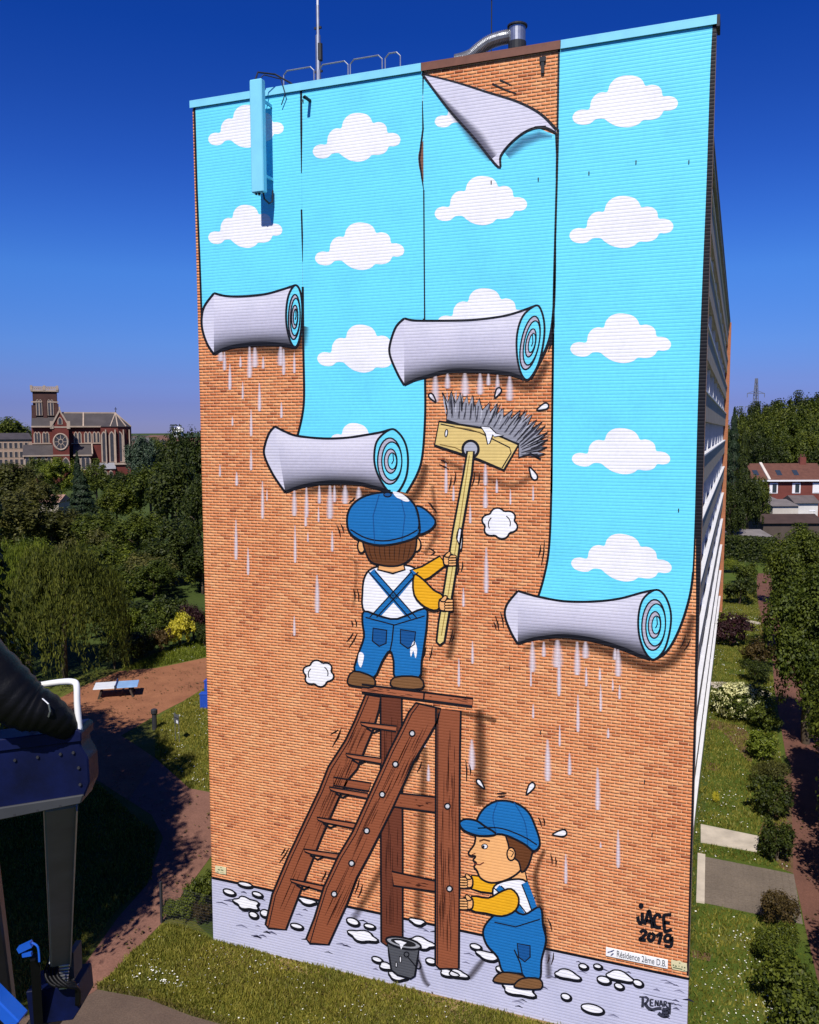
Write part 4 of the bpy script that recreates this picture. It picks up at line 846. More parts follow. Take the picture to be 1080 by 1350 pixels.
# ------------------------------------------------------------------ ground
def ground_mat(name, stops, scale, bump, rough=.95, fine=25):
    m = NT(name); g = m.n('ShaderNodeNewGeometry')
    a = m.noise(scale, 6, .65, vec=g.outputs['Position']); b = m.noise(fine, 4, .7, vec=g.outputs['Position'])
    col = m.ramp(a, stops)
    col = m.mix(1.0, col, m.ramp(b, [(0.25, (.7, .7, .68, 1)), (0.75, (1.25, 1.25, 1.2, 1))]), 'MULTIPLY')
    m.l(col, m.p.inputs['Base Color']); m.p.inputs['Roughness'].default_value = rough; m.p.inputs['Specular IOR Level'].default_value = .1
    m.bump(b, bump); return m.mat
G_FIELD = ground_mat('field_grass', [(.3, (.035, .055, .012, 1)), (.7, (.07, .095, .022, 1))], .05, .05, fine=2)
G_LAWN = ground_mat('lawn', [(.28, (.060, .085, .014, 1)), (.5, (.10, .115, .022, 1)), (.72, (.17, .145, .04, 1))], .45, .04)
G_LAWN_R = ground_mat('lawn_green', [(.28, (.050, .085, .012, 1)), (.55, (.080, .11, .018, 1)), (.78, (.13, .125, .035, 1))], .5, .04)
G_PATH = ground_mat('red_gravel', [(.3, (.21, .088, .048, 1)), (.7, (.32, .14, .075, 1))], .5, .01, fine=14)
G_PATH_L = ground_mat('brown_path', [(.3, (.17, .085, .065, 1)), (.7, (.24, .12, .09, 1))], .5, .01, fine=16)
G_PATH_D = ground_mat('red_brown_path', [(.3, (.12, .058, .045, 1)), (.7, (.17, .08, .06, 1))], .5, .01, fine=18)
G_ROAD = ground_mat('worn_asphalt', [(.3, (.095, .068, .056, 1)), (.7, (.14, .10, .078, 1))], .4, .01, fine=20)
G_SAND = ground_mat('dry_earth', [(.3, (.24, .165, .075, 1)), (.7, (.34, .24, .12, 1))], .8, .02)
G_SOIL = ground_mat('bare_soil', [(.3, (.10, .06, .035, 1)), (.7, (.16, .095, .055, 1))], 1.2, .03)
def sheet(name, P, m_, z, kind='structure', parent=None):
    me = bpy.data.meshes.new(name); tri = tessellate_polygon([[Vector((p[0], p[1], 0)) for p in P]])
    fix = []
    for t in tri:
        a, b, c = [Vector((P[i][0], P[i][1], 0)) for i in t]
        fix.append(t if (b - a).cross(c - a).z > 0 else t[::-1])
    me.from_pydata([(p[0], p[1], z) for p in P], [], fix); me.materials.append(m_); me.update()
    o = link(name, me, parent)
    if kind: o['kind'] = kind
    return o
def pxpoly(L): return [tuple(gnd(*p))[:2] for p in L]
# one ground sheet to the horizon, raised into a wooded hill on the right
N = 90
gx = np.r_[np.linspace(-4200, -420, 14), np.linspace(-400, 520, 64), np.linspace(560, 4200, 14)]
gy = np.r_[np.linspace(-500, -60, 5), np.linspace(-40, 640, 50), np.linspace(700, 6000, 14)]
def hill_h(x, y):
    d = at_ground(1120, 420); h = 24 * math.exp(-(((x - d.x - 40) / 150) ** 2 + ((y - d.y) / 95) ** 2))
    d2 = at_ground(10, 620); h += 22 * math.exp(-(((x - d2.x) / 100) ** 2 + ((y - d2.y) / 120) ** 2))
    if y < 170: h *= max(0, (y - 60) / 110) ** 2 if y > 60 else 0
    return h
V = [(x, y, hill_h(x, y) - (0 if abs(x) < 380 and y < 600 else 0.0)) for y in gy for x in gx]; nx = len(gx)
F = [(j * nx + i, j * nx + i + 1, (j + 1) * nx + i + 1, (j + 1) * nx + i) for j in range(len(gy) - 1) for i in range(nx - 1)]
me = bpy.data.meshes.new('ground'); me.from_pydata(V, [], F); me.materials.append(G_FIELD); me.update()
o = link('ground', me); o['kind'] = 'structure'
# far wooded ridge at the horizon on the left
V = []; R_ = random.Random(3); n = 60
for i in range(n):
    a = math.radians(-75 + 90 * i / (n - 1)); hh = 12 + 5 * math.sin(i * .7) + R_.uniform(0, 4) + 6 * math.sin(i * .23)
    for rad, z in ((2300, -1), (2450, hh), (3000, hh * .9), (3300, -1)): V.append((rad * math.sin(a), rad * math.cos(a), z))
F = [(i * 4 + k, (i + 1) * 4 + k, (i + 1) * 4 + k + 1, i * 4 + k + 1) for i in range(n - 1) for k in range(3)]
me = bpy.data.meshes.new('far_ridge'); me.from_pydata(V, [], F); me.materials.append(ground_mat('far_woodland', [(.3, (.03, .05, .035, 1)), (.7, (.05, .08, .05, 1))], .01, .1, fine=.08)); me.update()
o = link('far_hills', me); o['kind'] = 'structure'

PATH_POLY = [(300, 860), (278, 866), (207, 881), (158, 885), (120, 900), (60, 930), (60, 1000), (130, 1030), (200, 1075), (215, 1105), (194, 1167), (155, 1211), (100, 1289), (40, 1335), (60, 1352), (128, 1305), (214, 1217), (278, 1130), (300, 1110), (300, 1030), (278, 1045), (250, 1040), (205, 1000), (160, 970), (215, 938), (241, 925), (278, 902), (300, 888)]
pp = pxpoly(PATH_POLY)
sheet('lawn', pxpoly([(330, 820), (200, 862), (60, 905), (0, 960), (-60, 1060), (-60, 1330), (20, 1380), (128, 1304), (205, 1320), (300, 1345), (470, 1400), (909, 1540), (1100, 1500), (909, 1394), (281, 1238), (240, 1200), (330, 1080), (330, 950)]), G_LAWN, .008)
sheet('path', pp, G_PATH, .016)
sheet('path', pxpoly([(205, 1000), (250, 1040), (278, 1045), (300, 1030), (300, 1110), (278, 1130), (214, 1217), (128, 1305), (60, 1352), (40, 1335), (100, 1289), (155, 1211), (194, 1167), (215, 1105), (200, 1075), (170, 1055)]), G_PATH_L, .021)
sheet('road', pxpoly([(128, 1305), (40, 1338), (-120, 1390), (-300, 2400), (1400, 2400), (1200, 1620), (909, 1545), (470, 1402), (250, 1339), (194, 1317)]), G_ROAD, .012)
sheet('dry_strip', [(-.3, -.75), (1.5, -.95), (3, -.6), (4.5, -.5), (6, -.85), (7.5, -.7), (9, -1.0), (10.5, -.65), (12, -.8), (13.5, -.6), (W + .2, -.8), (W + .2, .0), (-.3, .0)], G_SAND, .020)
kerb_px = [(128, 1303), (194, 1315), (250, 1337), (330, 1360), (470, 1400), (700, 1475), (909, 1543)]
# right-hand garden
sheet('lawn', [(W, -6), (W + 14, -6), (W + 16, 30), (W + 9, 75), (W + 4, 96), (W - .4, 96)], G_LAWN_R, .008)
RP = [(1118, 1380), (1079, 1297), (1062, 1224), (1054, 1186), (1046, 1153), (1043, 1010), (1036, 995), (1028.6, 952), (1021, 907), (1018.5, 871), (1002, 836), (998, 781), (998, 756), (1016, 756), (1020, 781), (1031, 836), (1050, 871), (1060, 907), (1072, 952), (1090, 1010), (1140, 1153), (1180, 1300)]
sheet('path', pxpoly(RP), G_PATH_D, .014)
paver = ground_mat('grey_pavers', [(.3, (.13, .105, .088, 1)), (.7, (.18, .145, .12, 1))], .6, .01, fine=18)
slab_m = mat('entrance_slab', (.46, .40, .33), .9, .2, 1.3, .006)
P = pxpoly([(930, 1130), (1047, 1153), (1050, 1196), (1003, 1206), (929, 1191)]); fore = sheet('forecourt', P, paver, .012)
# paving slabs of the forecourt, each its own piece
a0 = Vector(P[0]); ax = (Vector(P[1]) - a0); ay = (Vector(P[4]) - a0); nu, nv = 14, 9
slab_mesh = None
cnt = 0
for i in range(nu):
    for j in range(nv):
        u0, u1, v0, v1 = (i + .04) / nu, (i + .96) / nu, (j + .04) / nv, (j + .96) / nv
        q = [a0 + ax * u + ay * v for u, v in ((u0, v0), (u1, v0), (u1, v1), (u0, v1))]
        if slab_mesh is None:
            c0 = q[0]; slab_mesh = MB().prism([tuple(p - c0) for p in q], 0, .02).mesh('paving_slab', paver)
        s = link('paving_slab', slab_mesh, fore); s.location = (q[0].x, q[0].y, .002 + random.uniform(0, .006))
MB().prism(pxpoly([(920, 1127), (930, 1129), (929, 1192), (918, 1190)]), .0, .09).build('concrete_step', slab_m)['kind'] = 'structure'
MB().prism(pxpoly([(924, 1088), (1001, 1104), (998, 1124), (924, 1111)]), .0, .06).build('entrance_path', slab_m)['kind'] = 'structure'
MB().prism(pxpoly([(965, 814), (1002, 821), (1003, 824), (962, 817)]), .0, .06).build('entrance_path', slab_m)['kind'] = 'structure'
MB().prism(pxpoly([(935, 900), (955, 900), (1018, 915), (1014, 919), (940, 907)]), .0, .06).build('entrance_path', slab_m)['kind'] = 'structure'
sheet('flower_bed', pxpoly([(936, 948), (975, 957), (1000, 975), (990, 1008), (950, 962), (934, 962)]), G_SOIL, .012)
sheet('flower_bed', pxpoly([(1000, 1010), (1030, 1040), (1020, 1050), (1000, 1100), (1030, 1145), (1046, 1152), (1046, 1020)]), G_SOIL, .012)
sheet('flower_bed', pxpoly([(912, 1252), (938, 1258), (936, 1268), (911, 1262)]), G_SOIL, .012)
sheet('flower_bed', pxpoly([(932, 1005), (950, 1008), (948, 1018), (930, 1014)]), G_SOIL, .012)

# grass blades and daisies on the nearer lawns
def inpoly(P, X, Y):
    inside = np.zeros(len(X), bool); n = len(P); j = n - 1
    for i in range(n):
        xi, yi = P[i]; xj, yj = P[j]
        c = ((yi > Y) != (yj > Y)) & (X < (xj - xi) * (Y - yi) / (yj - yi + 1e-12) + xi); inside ^= c; j = i
    return inside
def scatter(P, n):
    P = np.array(P); lo, hi = P.min(0), P.max(0); X = rng.uniform(lo[0], hi[0], n * 3); Y = rng.uniform(lo[1], hi[1], n * 3)
    k = inpoly([tuple(p) for p in P], X, Y); return X[k][:n], Y[k][:n]
def blades(name, P, n, h, m_, avoid=(), wd=.035, lumpy=True):
    X, Y = scatter(P, n)
    for A_ in avoid:
        k = ~inpoly(A_, X, Y); X, Y = X[k], Y[k]
    n = len(X); a = rng.uniform(0, 2 * np.pi, n); hh = h * rng.uniform(.4, 1.3, n)
    if lumpy: hh *= .55 + .9 * (np.sin(X * 1.7 + 1.3 * np.sin(Y * 1.1)) * np.sin(Y * 1.9 + X * .6) * .5 + .5)
    dx, dy = np.cos(a) * wd, np.sin(a) * wd; lx, ly = rng.normal(0, .35, n) * hh, rng.normal(0, .35, n) * hh
    V = np.stack([np.stack([X - dx, Y - dy, np.zeros(n)], 1), np.stack([X + dx, Y + dy, np.zeros(n)], 1), np.stack([X + lx, Y + ly, hh], 1)], 1).reshape(-1, 3)
    o = link(name, quads(name, V, np.arange(3 * n).reshape(-1, 3)), None, m_); o['kind'] = 'stuff'; o.location = (0, 0, .008); return o
def daisies(name, P, n, m_, r=.035, clump=6, avoid=()):
    cx, cy = scatter(P, max(4, n // clump)); k = rng.integers(0, len(cx), n); s = rng.gamma(1.2, .5, n)
    X = cx[k] + rng.normal(0, 1, n) * s; Y = cy[k] + rng.normal(0, 1, n) * s; ok = inpoly([tuple(p) for p in P], X, Y)
    for A_ in avoid: ok &= ~inpoly(A_, X, Y)
    X, Y = X[ok], Y[ok]; n = len(X); a = rng.uniform(0, 6.28, n); rr = r * rng.uniform(.6, 1.4, n); z = rng.uniform(.05, .13, n)
    V = np.stack([np.stack([X + rr * np.cos(a + t), Y + rr * np.sin(a + t), z + rng.uniform(-.012, .012, n)], 1) for t in (0, 1.571, 3.1416, 4.712)], 1).reshape(-1, 3)
    o = link(name, quads(name, V, np.arange(4 * n).reshape(-1, 4)), None, m_); o['kind'] = 'stuff'; return o
petal = mat('daisy_petal', (.78, .78, .72), .6, .05, 3)
LEAF['dry'] = leaf_material('leaf_dry', (.09, .08, .02), (.23, .18, .06))
FRONT = pxpoly([(281, 1240), (240, 1222), (214, 1220), (128, 1303), (194, 1314), (250, 1336), (470, 1399), (909, 1540), (909, 1400)])
blades('lawn_grass', FRONT, 60000, .13, LEAF['grass'])
blades('dry_grass', [(x, y - .2) for x, y in [(-.4, -1.9), (W, -2.0), (W, -.35), (-.4, -.3)]], 13000, .10, LEAF['dry'])
blades('dry_grass', pxpoly([(128, 1296), (194, 1308), (250, 1330), (470, 1390), (909, 1520), (909, 1543), (470, 1402), (250, 1339), (194, 1317), (128, 1305)]), 6000, .10, LEAF['dry'])
daisies('daisies', FRONT, 420, petal, .022)
daisies('daisies', pxpoly([(181, 1262), (262, 1300), (250, 1310), (170, 1290)]), 110, petal, .03)
TRI = pxpoly([(300, 890), (241, 927), (205, 948), (205, 1000), (250, 1040), (278, 1043), (300, 1030)])
blades('lawn_grass', TRI, 16000, .13, LEAF['grass']); daisies('daisies', TRI, 110, petal)
LEAF['litter'] = leaf_material('leaf_litter', (.05, .035, .015), (.22, .15, .06))
daisies('leaf_litter', pp, 900, LEAF['litter'], .05, 5); daisies('leaf_litter', pxpoly(RP), 700, LEAF['litter'], .045, 6)
daisies('leaf_litter', [(-.3, -.7), (W, -.7), (W, -.05), (-.3, -.05)], 900, LEAF['litter'], .03, 3)
UP_ = pxpoly([(300, 830), (207, 862), (158, 884), (207, 880), (278, 865), (300, 860)])
blades('lawn_grass', UP_, 9000, .16, LEAF['bright']); daisies('daisies', UP_, 60, petal)
RL = [(W - .42, .6), (W, .6), (W, -5), (W + 3.0, -5), (W + 3.3, 8), (W + 3.6, 40), (W + 3, 80), (W - .42, 80)]
AV = [pxpoly([(918, 1126), (1050, 1150), (1055, 1200), (1003, 1208), (916, 1193)]), pxpoly([(922, 1086), (1003, 1103), (1000, 1126), (922, 1112)])]
blades('lawn_grass', RL, 52000, .12, LEAF['grass'], AV)
daisies('daisies', RL, 900, petal, .03, 6, AV); daisies('daisies', [(W, -4), (W + 2.6, -4), (W + 2.6, 7), (W, 7)], 420, petal, .022, 7, AV)
LS = pxpoly([(205, 1100), (200, 1160), (150, 1205), (95, 1285), (30, 1325), (-40, 1300), (-40, 1060), (60, 1010), (130, 1035)])
blades('lawn_grass', LS, 30000, .14, LEAF['grass'])

# ------------------------------------------------------------------ foliage
def rand_dirs(n):
    v = rng.normal(size=(n, 3)); return v / np.linalg.norm(v, axis=1, keepdims=True)
def leaf_quads(name, C, Nn, size, elong=1.7, droop=0.0, jitter=.55, zs=1.0):
    """leaf-sized rhombs at C, facing Nn"""
    n = len(C); Nn = Nn + rng.normal(0, jitter, (n, 3)); Nn /= np.linalg.norm(Nn, axis=1, keepdims=True) + 1e-9
    t = np.cross(Nn, rand_dirs(n)); t[:, 2] -= droop * np.linalg.norm(t, axis=1); t /= np.linalg.norm(t, axis=1, keepdims=True) + 1e-9
    b = np.cross(Nn, t); s = (size * rng.uniform(.55, 1.35, n))[:, None]
    Z = np.array([1, 1, zs]); V = np.stack([C - t * s * .5 * Z, C + (b * s * .5 / elong + Nn * s * .06) * Z, C + t * s * .5 * Z, C + (Nn * s * .06 - b * s * .5 / elong) * Z], 1).reshape(-1, 3)
    return quads(name, V, np.arange(4 * n).reshape(-1, 4))
def clumpy(lobes, nclump, nleaf, crad, seed_shell=.82, up=.45):
    """leaf positions in clumps spread over ellipsoid lobes"""
    lobes = np.array(lobes, float); area = (lobes[:, 3] * lobes[:, 4] * lobes[:, 5]) ** (2 / 3); k = rng.choice(len(lobes), nclump, p=area / area.sum())
    d = rand_dirs(nclump); d[:, 2] = np.where(d[:, 2] < -.55, -d[:, 2], d[:, 2])
    rad = np.where(rng.random(nclump) < seed_shell, rng.uniform(.82, 1.04, nclump), rng.uniform(.3, .8, nclump))
    cc = lobes[k, :3] + d * lobes[k, 3:6] * rad[:, None]
    cr_ = crad * rng.uniform(.55, 1.35, nclump)
    j = rng.integers(0, nclump, nleaf); e = rand_dirs(nleaf); q = rng.uniform(0, 1, nleaf) ** .5
    C = cc[j] + e * (q * cr_[j])[:, None] * np.array([1.15, 1.15, .75])
    Nn = e * .7 + d[j] * .6 + np.array([0, 0, up])
    return C, Nn
def broad_crown(name, seed, nleaf=11000, leaf=.10):
    global rng
    rng = np.random.default_rng(seed); R_ = random.Random(seed)
    L = [(0, 0, .60, .62, .62, .27)]
    for i in range(9):
        a = i * 2.4 + R_.uniform(-.3, .3); z = R_.uniform(.36, .80); rr = .62 * math.sqrt(max(.1, 1 - ((z - .55) / .42) ** 2)); s = R_.uniform(.26, .42)
        L.append((rr * math.cos(a), rr * math.sin(a), z, s, s, s * .48))
    L.append((R_.uniform(-.15, .15), R_.uniform(-.15, .15), .84, .36, .36, .14))
    # heights are scaled to one, so clumps are flatter in z
    C, Nn = clumpy(L, 190, nleaf, .15); C[:, 2] = np.clip(C[:, 2], .16, 1.02)
    return leaf_quads(name, C, Nn, leaf, zs=.36)
def cone_crown(name, seed, nleaf=8000, leaf=.11):
    global rng
    rng = np.random.default_rng(seed); t = rng.uniform(0, 1, nleaf) ** .75; z = .07 + .92 * t
    tier = .78 + .22 * np.sin(t * 58 + rng.normal(0, .4, nleaf)); r = (1 - t) ** .85 * tier * rng.uniform(.55, 1.05, nleaf) ** .6 + .015
    a = rng.uniform(0, 2 * np.pi, nleaf); lump = 1 + .18 * np.sin(a * 5 + t * 20) + .1 * np.sin(a * 3 - t * 31)
    C = np.stack([r * lump * np.cos(a), r * lump * np.sin(a), z - .03 * r], 1); Nn = np.stack([np.cos(a), np.sin(a), np.full(nleaf, .5)], 1)
    return leaf_quads(name, C, Nn, leaf, 2.2, .4, .5, .3)
def weep_crown(name, seed, nleaf=30000, leaf=.036):
    global rng
    rng = np.random.default_rng(seed); ns = 260; a = rng.uniform(0, 2 * np.pi, ns); rr = rng.uniform(.15, 1, ns) ** .6; top = .98 - .38 * rr ** 2 + rng.normal(0, .035, ns)
    ln = rng.uniform(.2, .62, ns) * (.45 + .55 * rr); j = rng.integers(0, ns, nleaf); u = rng.uniform(0, 1, nleaf)
    sp = .05 * (1 - u * .4); C = np.stack([rr[j] * np.cos(a[j]) * (1 + .06 * u), rr[j] * np.sin(a[j]) * (1 + .06 * u), top[j] - ln[j] * u], 1) + rng.normal(0, 1, (nleaf, 3)) * sp[:, None] * np.array([1, 1, .5])
    C[:, 2] = np.clip(C[:, 2], .08, 1.05); Nn = np.stack([np.cos(a[j]), np.sin(a[j]), np.full(nleaf, .55 - .4 * 0)], 1)
    return leaf_quads(name, C, Nn, leaf, 2.2, 1.2)
def shrub_crown(name, seed, nleaf=3600, leaf=.13):
    global rng
    rng = np.random.default_rng(seed); R_ = random.Random(seed); L = [(0, 0, .42, .72, .72, .40)]
    for i in range(7):
        a = i * .9 + R_.uniform(-.3, .3); s = R_.uniform(.3, .48); L.append((.6 * math.cos(a), .6 * math.sin(a), R_.uniform(.28, .68), s, s, s * .6))
    C, Nn = clumpy(L, 90, nleaf, .2, .9); C[:, 2] = np.clip(C[:, 2], .02, 1.1)
    return leaf_quads(name, C, Nn, leaf, zs=.6)
def trunk_mesh(name, seed, top=.72, r0=.055, limbs=6):
    R_ = random.Random(seed); m_ = MB(); pts = [(0, 0, -.02)]
    for i in range(1, 6): pts.append((pts[-1][0] + R_.uniform(-.02, .02), pts[-1][1] + R_.uniform(-.02, .02), top * i / 5))
    m_.tube(pts, [r0, r0 * .85, r0 * .72, r0 * .55, r0 * .36, r0 * .15], 8)
    for i in range(limbs):
        a = i * 2.4; z = top * R_.uniform(.35, .85); l_ = R_.uniform(.35, .6)
        l_ *= .6; b0 = (0.0, 0.0, z); m_.tube([b0, (l_ * .5 * math.cos(a), l_ * .5 * math.sin(a), z + .10), (l_ * math.cos(a), l_ * math.sin(a), z + .16)], [r0 * .4, r0 * .26, r0 * .1], 6)
    return m_.mesh(name, BARK, smooth=True)
CROWN = {'broad': [broad_crown('crown', 11), broad_crown('crown', 12), broad_crown('crown', 13, 13000, .085), broad_crown('crown', 14)],
         'near': [broad_crown('crown', 21, 30000, .060), broad_crown('crown', 22, 30000, .060)],
         'cone': [cone_crown('crown', 31), cone_crown('crown', 32)], 'weep': [weep_crown('crown', 41)],
         'shrub': [shrub_crown('foliage', 51), shrub_crown('foliage', 52), shrub_crown('foliage', 53, 5200, .10)]}
TRUNK = {'broad': trunk_mesh('trunk', 1), 'near': trunk_mesh('trunk', 2, .75, .05, 8), 'cone': trunk_mesh('trunk', 3, .9, .05, 0), 'weep': trunk_mesh('trunk', 4, .8, .05, 8), 'shrub': None}
STEM = None
_cnt = {}
def plant(kind, tone, x, y, h, r, label, cat, name, group=None, z=0.0, rot=None):
    i = _cnt.get(kind, 0); _cnt[kind] = i + 1
    o = empty(name, (x, y, z), rot if rot is not None else i * 1.7, label, cat, group)
    cm = CROWN[kind][i % len(CROWN[kind])]
    c = link('foliage' if kind == 'shrub' else 'crown', cm, o, LEAF[tone]); c.scale = (r, r, h)
    if TRUNK[kind] is not None:
        t = link('trunk', TRUNK[kind], o); t.scale = (h * .5, h * .5, h)
    else:
        t = link('stem', SHRUB_STEM, o); t.scale = (r * .6, r * .6, h)
    return o
_m = MB(); 
for k in range(5): _m.tube([(0, 0, 0), (.25 * math.cos(k * 1.26), .25 * math.sin(k * 1.26), .35), (.6 * math.cos(k * 1.26), .6 * math.sin(k * 1.26), .7)], [.05, .035, .015], 5)
SHRUB_STEM = _m.mesh('stem', BARK)
def ptree(px, depth, ytop, wpx, kind, tone, label, name='tree', cat='tree', group=None, zb=None):
    p = at_ground(px, depth); z = hill_h(p.x, p.y) if zb is None else zb; top = at(px, ytop, depth).z
    return plant(kind, tone, p.x, p.y, max(2.0, top - z), wpx * depth / F_PX / 2, label, cat, name, group, z)

# left of the wall, from far to near
for a in [
    (14, 400, 551, 66, 'broad', 'mid', 'dark rounded tree crown rising above the long grey roofed building', 'tree'),
    (48, 215, 604, 46, 'broad', 'mid', 'green tree at the foot of the church tower end', 'tree'),
    (78, 205, 604, 58, 'broad', 'bright', 'bright green round tree in front of the church rose window', 'tree'),
    (100, 165, 594, 30, 'cone', 'conifer', 'dark pointed conifer standing before the church transept', 'conifer'),
    (124, 200, 606, 44, 'broad', 'mid', 'green tree in front of the low church chapels', 'tree'),
    (152, 210, 622, 50, 'broad', 'dark', 'dark tree under the tall windows of the church apse', 'tree'),
    (186, 225, 574, 46, 'broad', 'bluish', 'grey green cedar just right of the church apse', 'cedar'),
    (205, 250, 578, 40, 'broad', 'mid', 'small green crown below the distant town roofs', 'tree'),
    (231, 170, 563, 62, 'broad', 'dark', 'tall dark tree below the distant hills, left of the wall', 'tree'),
    (262, 150, 563, 64, 'broad', 'dark', 'tallest dark tree touching the left edge of the brick wall', 'tree'),
    (12, 175, 610, 80, 'broad', 'olive', 'olive feathery tree at the left edge below the long building', 'tree'),
    (44, 160, 634, 64, 'broad', 'olive', 'olive tree left of the pink shed roof', 'tree'),
    (105, 140, 622, 66, 'cone', 'conifer', 'broad dark conifer right of the pink shed roof', 'conifer'),
    (150, 150, 634, 62, 'broad', 'mid', 'green tree between the dark conifer and the dark tree mass', 'tree'),
    (196, 150, 612, 70, 'broad', 'mid', 'wide green tree left of the dark tree mass by the wall', 'tree'),
    (232, 125, 608, 84, 'broad', 'dark', 'large dark tree in the middle of the mass beside the wall', 'tree'),
    (266, 110, 628, 66, 'broad', 'dark', 'dark tree half hidden by the brick wall at mid height', 'tree'),
    (14, 118, 650, 92, 'broad', 'olive', 'brownish olive tree lowest at the left picture edge', 'tree'),
    (62, 122, 672, 84, 'broad', 'olive', 'olive brown tree below the pink shed roof', 'tree'),
    (128, 118, 676, 74, 'broad', 'mid', 'green tree in the centre of the left garden mass', 'tree'),
    (176, 108, 678, 80, 'broad', 'mid', 'leafy green tree below the wide green tree', 'tree'),
    (224, 98, 688, 78, 'broad', 'dark', 'dark leafy tree above the yellow bush', 'tree'),
    (262, 92, 716, 62, 'broad', 'dark', 'low dark tree against the wall above the purple bush', 'tree'),
    (146, 90, 748, 66, 'broad', 'mid', 'rounded green tree right of the weeping tree', 'tree'),
    (196, 88, 742, 62, 'broad', 'mid', 'green tree above the hedge behind the gravel path', 'tree'),
]: ptree(a[0], a[1], a[2], a[3], a[4], a[5], a[6], {'conifer': 'conifer', 'cedar': 'cedar_tree'}.get(a[7], 'tree'), a[7])
ptree(24, 61, 712, 118, 'weep', 'bright', 'lime green drooping tree at the left edge in front of the weeping tree', 'weeping_tree', 'tree')
ptree(72, 60, 716, 170, 'weep', 'weep', 'large weeping tree drooping over the table tennis table', 'weeping_tree', 'tree')
ptree(2, 66, 742, 120, 'near', 'dark', 'dark dense tree behind the weeping tree at the left edge', 'tree', 'tree')
for px, d, yt, w, tone, lab in [(180, 66.5, 842, 34, 'dark', 'low dark bush at the grass edge left of the rusty bush'), (222, 73, 786, 44, 'dark', 'dark tall bush behind the yellow bush'), (158, 70, 800, 44, 'bright', 'bright green bush right of the weeping tree'), (186, 70, 816, 42, 'mid', 'green bush left of the yellow bush behind the path'), (205, 73, 792, 48, 'mid', 'taller bush behind the yellow bush'),
                                (248, 71, 796, 34, 'purple', 'dark purple leaved bush behind the yellow bush'), (229, 69, 812, 40, 'yellow', 'bright yellow flowering bush by the red gravel path'), (272, 72, 802, 34, 'mid', 'green bush between the purple bush and the brick wall'),
                                (262, 69.5, 826, 30, 'dark', 'low dark bush at the foot of the wall beside the yellow bush'), (203, 67.5, 838, 30, 'rust', 'small rusty bush left of the yellow bush'), (166, 64.5, 842, 40, 'dark', 'dark bush at the grass edge above the table tennis table'), (140, 62.5, 846, 40, 'dark', 'dark bush behind the drooping branches')]:
    ptree(px, d, yt, w, 'shrub', tone, lab, 'bush', 'bush')
_gb = random.Random(9)
for i in range(46):
    px = _gb.uniform(-10, 276); d = _gb.choice((74, 80, 86, 94, 104, 116, 130)) + _gb.uniform(-3, 3)
    yg = 562 + 17.63 * F_PX / d; 
    if (px < 130 and d < 84) or (px > 196 and d < 90): continue
    ptree(px, d, yg - _gb.uniform(2.2, 4.4) * F_PX / d, _gb.uniform(3.6, 6.5) * F_PX / d, 'shrub', _gb.choice(('mid', 'mid', 'bright', 'dark', 'olive')), 'green bush in the overgrown gardens below the left trees', 'bush', 'bush', 'bushes in the left gardens')
# tall trees left of the picture; their shade falls on the lawn
for i, (x, y, h, r) in enumerate([(-6.0, -8.8, 21, 4.0), (-8.6, -4.6, 21, 4.0), (-13, -1, 20, 4.2), (-18, 1.5, 20, 4.6), (-10.5, -10.5, 21, 4.4), (-15.5, -6.5, 21, 4.6), (-5.2, -14.5, 21, 4.0), (-23, -2, 21, 5), (-6.0, -19.5, 21, 4.2)]):
    plant('near', 'mid', x, y, h, r, 'tall leafy tree at the left edge whose shade covers the lawn behind the lift', 'tree', 'tree', 'tall trees shading the left lawn')

# right of the block: wooded hill, garden trees and shrubs
wood = []
_wl = ['dark tree on the hill crest, highest of the wood', 'tree on the hill crest beside the pylon', 'tree on the hill crest left of the highest crown']
for i, (px, d, yt, w, tone) in enumerate([(1052, 330, 517, 48, 'dark'), (1082, 330, 519, 50, 'dark'), (1022, 330, 527, 46, 'dark'), (994, 340, 531, 36, 'dark'), (975, 320, 538, 34, 'mid'), (1036, 290, 530, 44, 'mid'), (1070, 280, 528, 50, 'mid'), (1008, 280, 540, 44, 'mid'), (985, 270, 550, 40, 'mid'),
                               (1090, 250, 545, 54, 'mid'), (1052, 240, 548, 56, 'mid'), (1022, 235, 558, 50, 'mid'), (998, 225, 562, 46, 'dark'), (1075, 215, 565, 60, 'mid'), (1042, 208, 574, 56, 'mid'), (1014, 200, 580, 46, 'dark'), (1092, 196, 580, 50, 'dark')]):
    ptree(px, d, yt, w, 'broad', tone, 'green broadleaf tree in the wood on the hill behind the terrace houses', 'tree', 'tree', 'trees of the wood on the hill')
for px, d, yt, w, k, tone, lab in [(968, 150, 536, 40, 'cone', 'conifer', 'tall dark conifer rising right beside the far end of the block'), (982, 138, 560, 36, 'cone', 'dark', 'second dark conifer between the block and the houses'),
                                   (990, 128, 622, 44, 'broad', 'dark', 'dark round tree left of the terrace houses'), (1003, 140, 628, 34, 'broad', 'mid', 'green tree before the left end of the terrace houses'), (966, 120, 640, 44, 'broad', 'dark', 'low dark tree at the far corner of the block'), (1012, 146, 660, 22, 'broad', 'mid', 'small tree beside the white shed wall')]:
    ptree(px, d, yt, w, k, tone, lab, 'conifer' if k == 'cone' else 'tree', 'conifer' if k == 'cone' else 'tree')
for px, d, yt, w, lab in [(1064, 84, 694, 96, 'farthest street tree along the right path'), (1064, 64, 706, 104, 'second street tree along the right path'), (1080, 47, 752, 128, 'nearest visible street tree, its crown filling the right edge')]:
    ptree(px, d, yt, w, 'near', 'mid', lab, 'street_tree', 'tree')
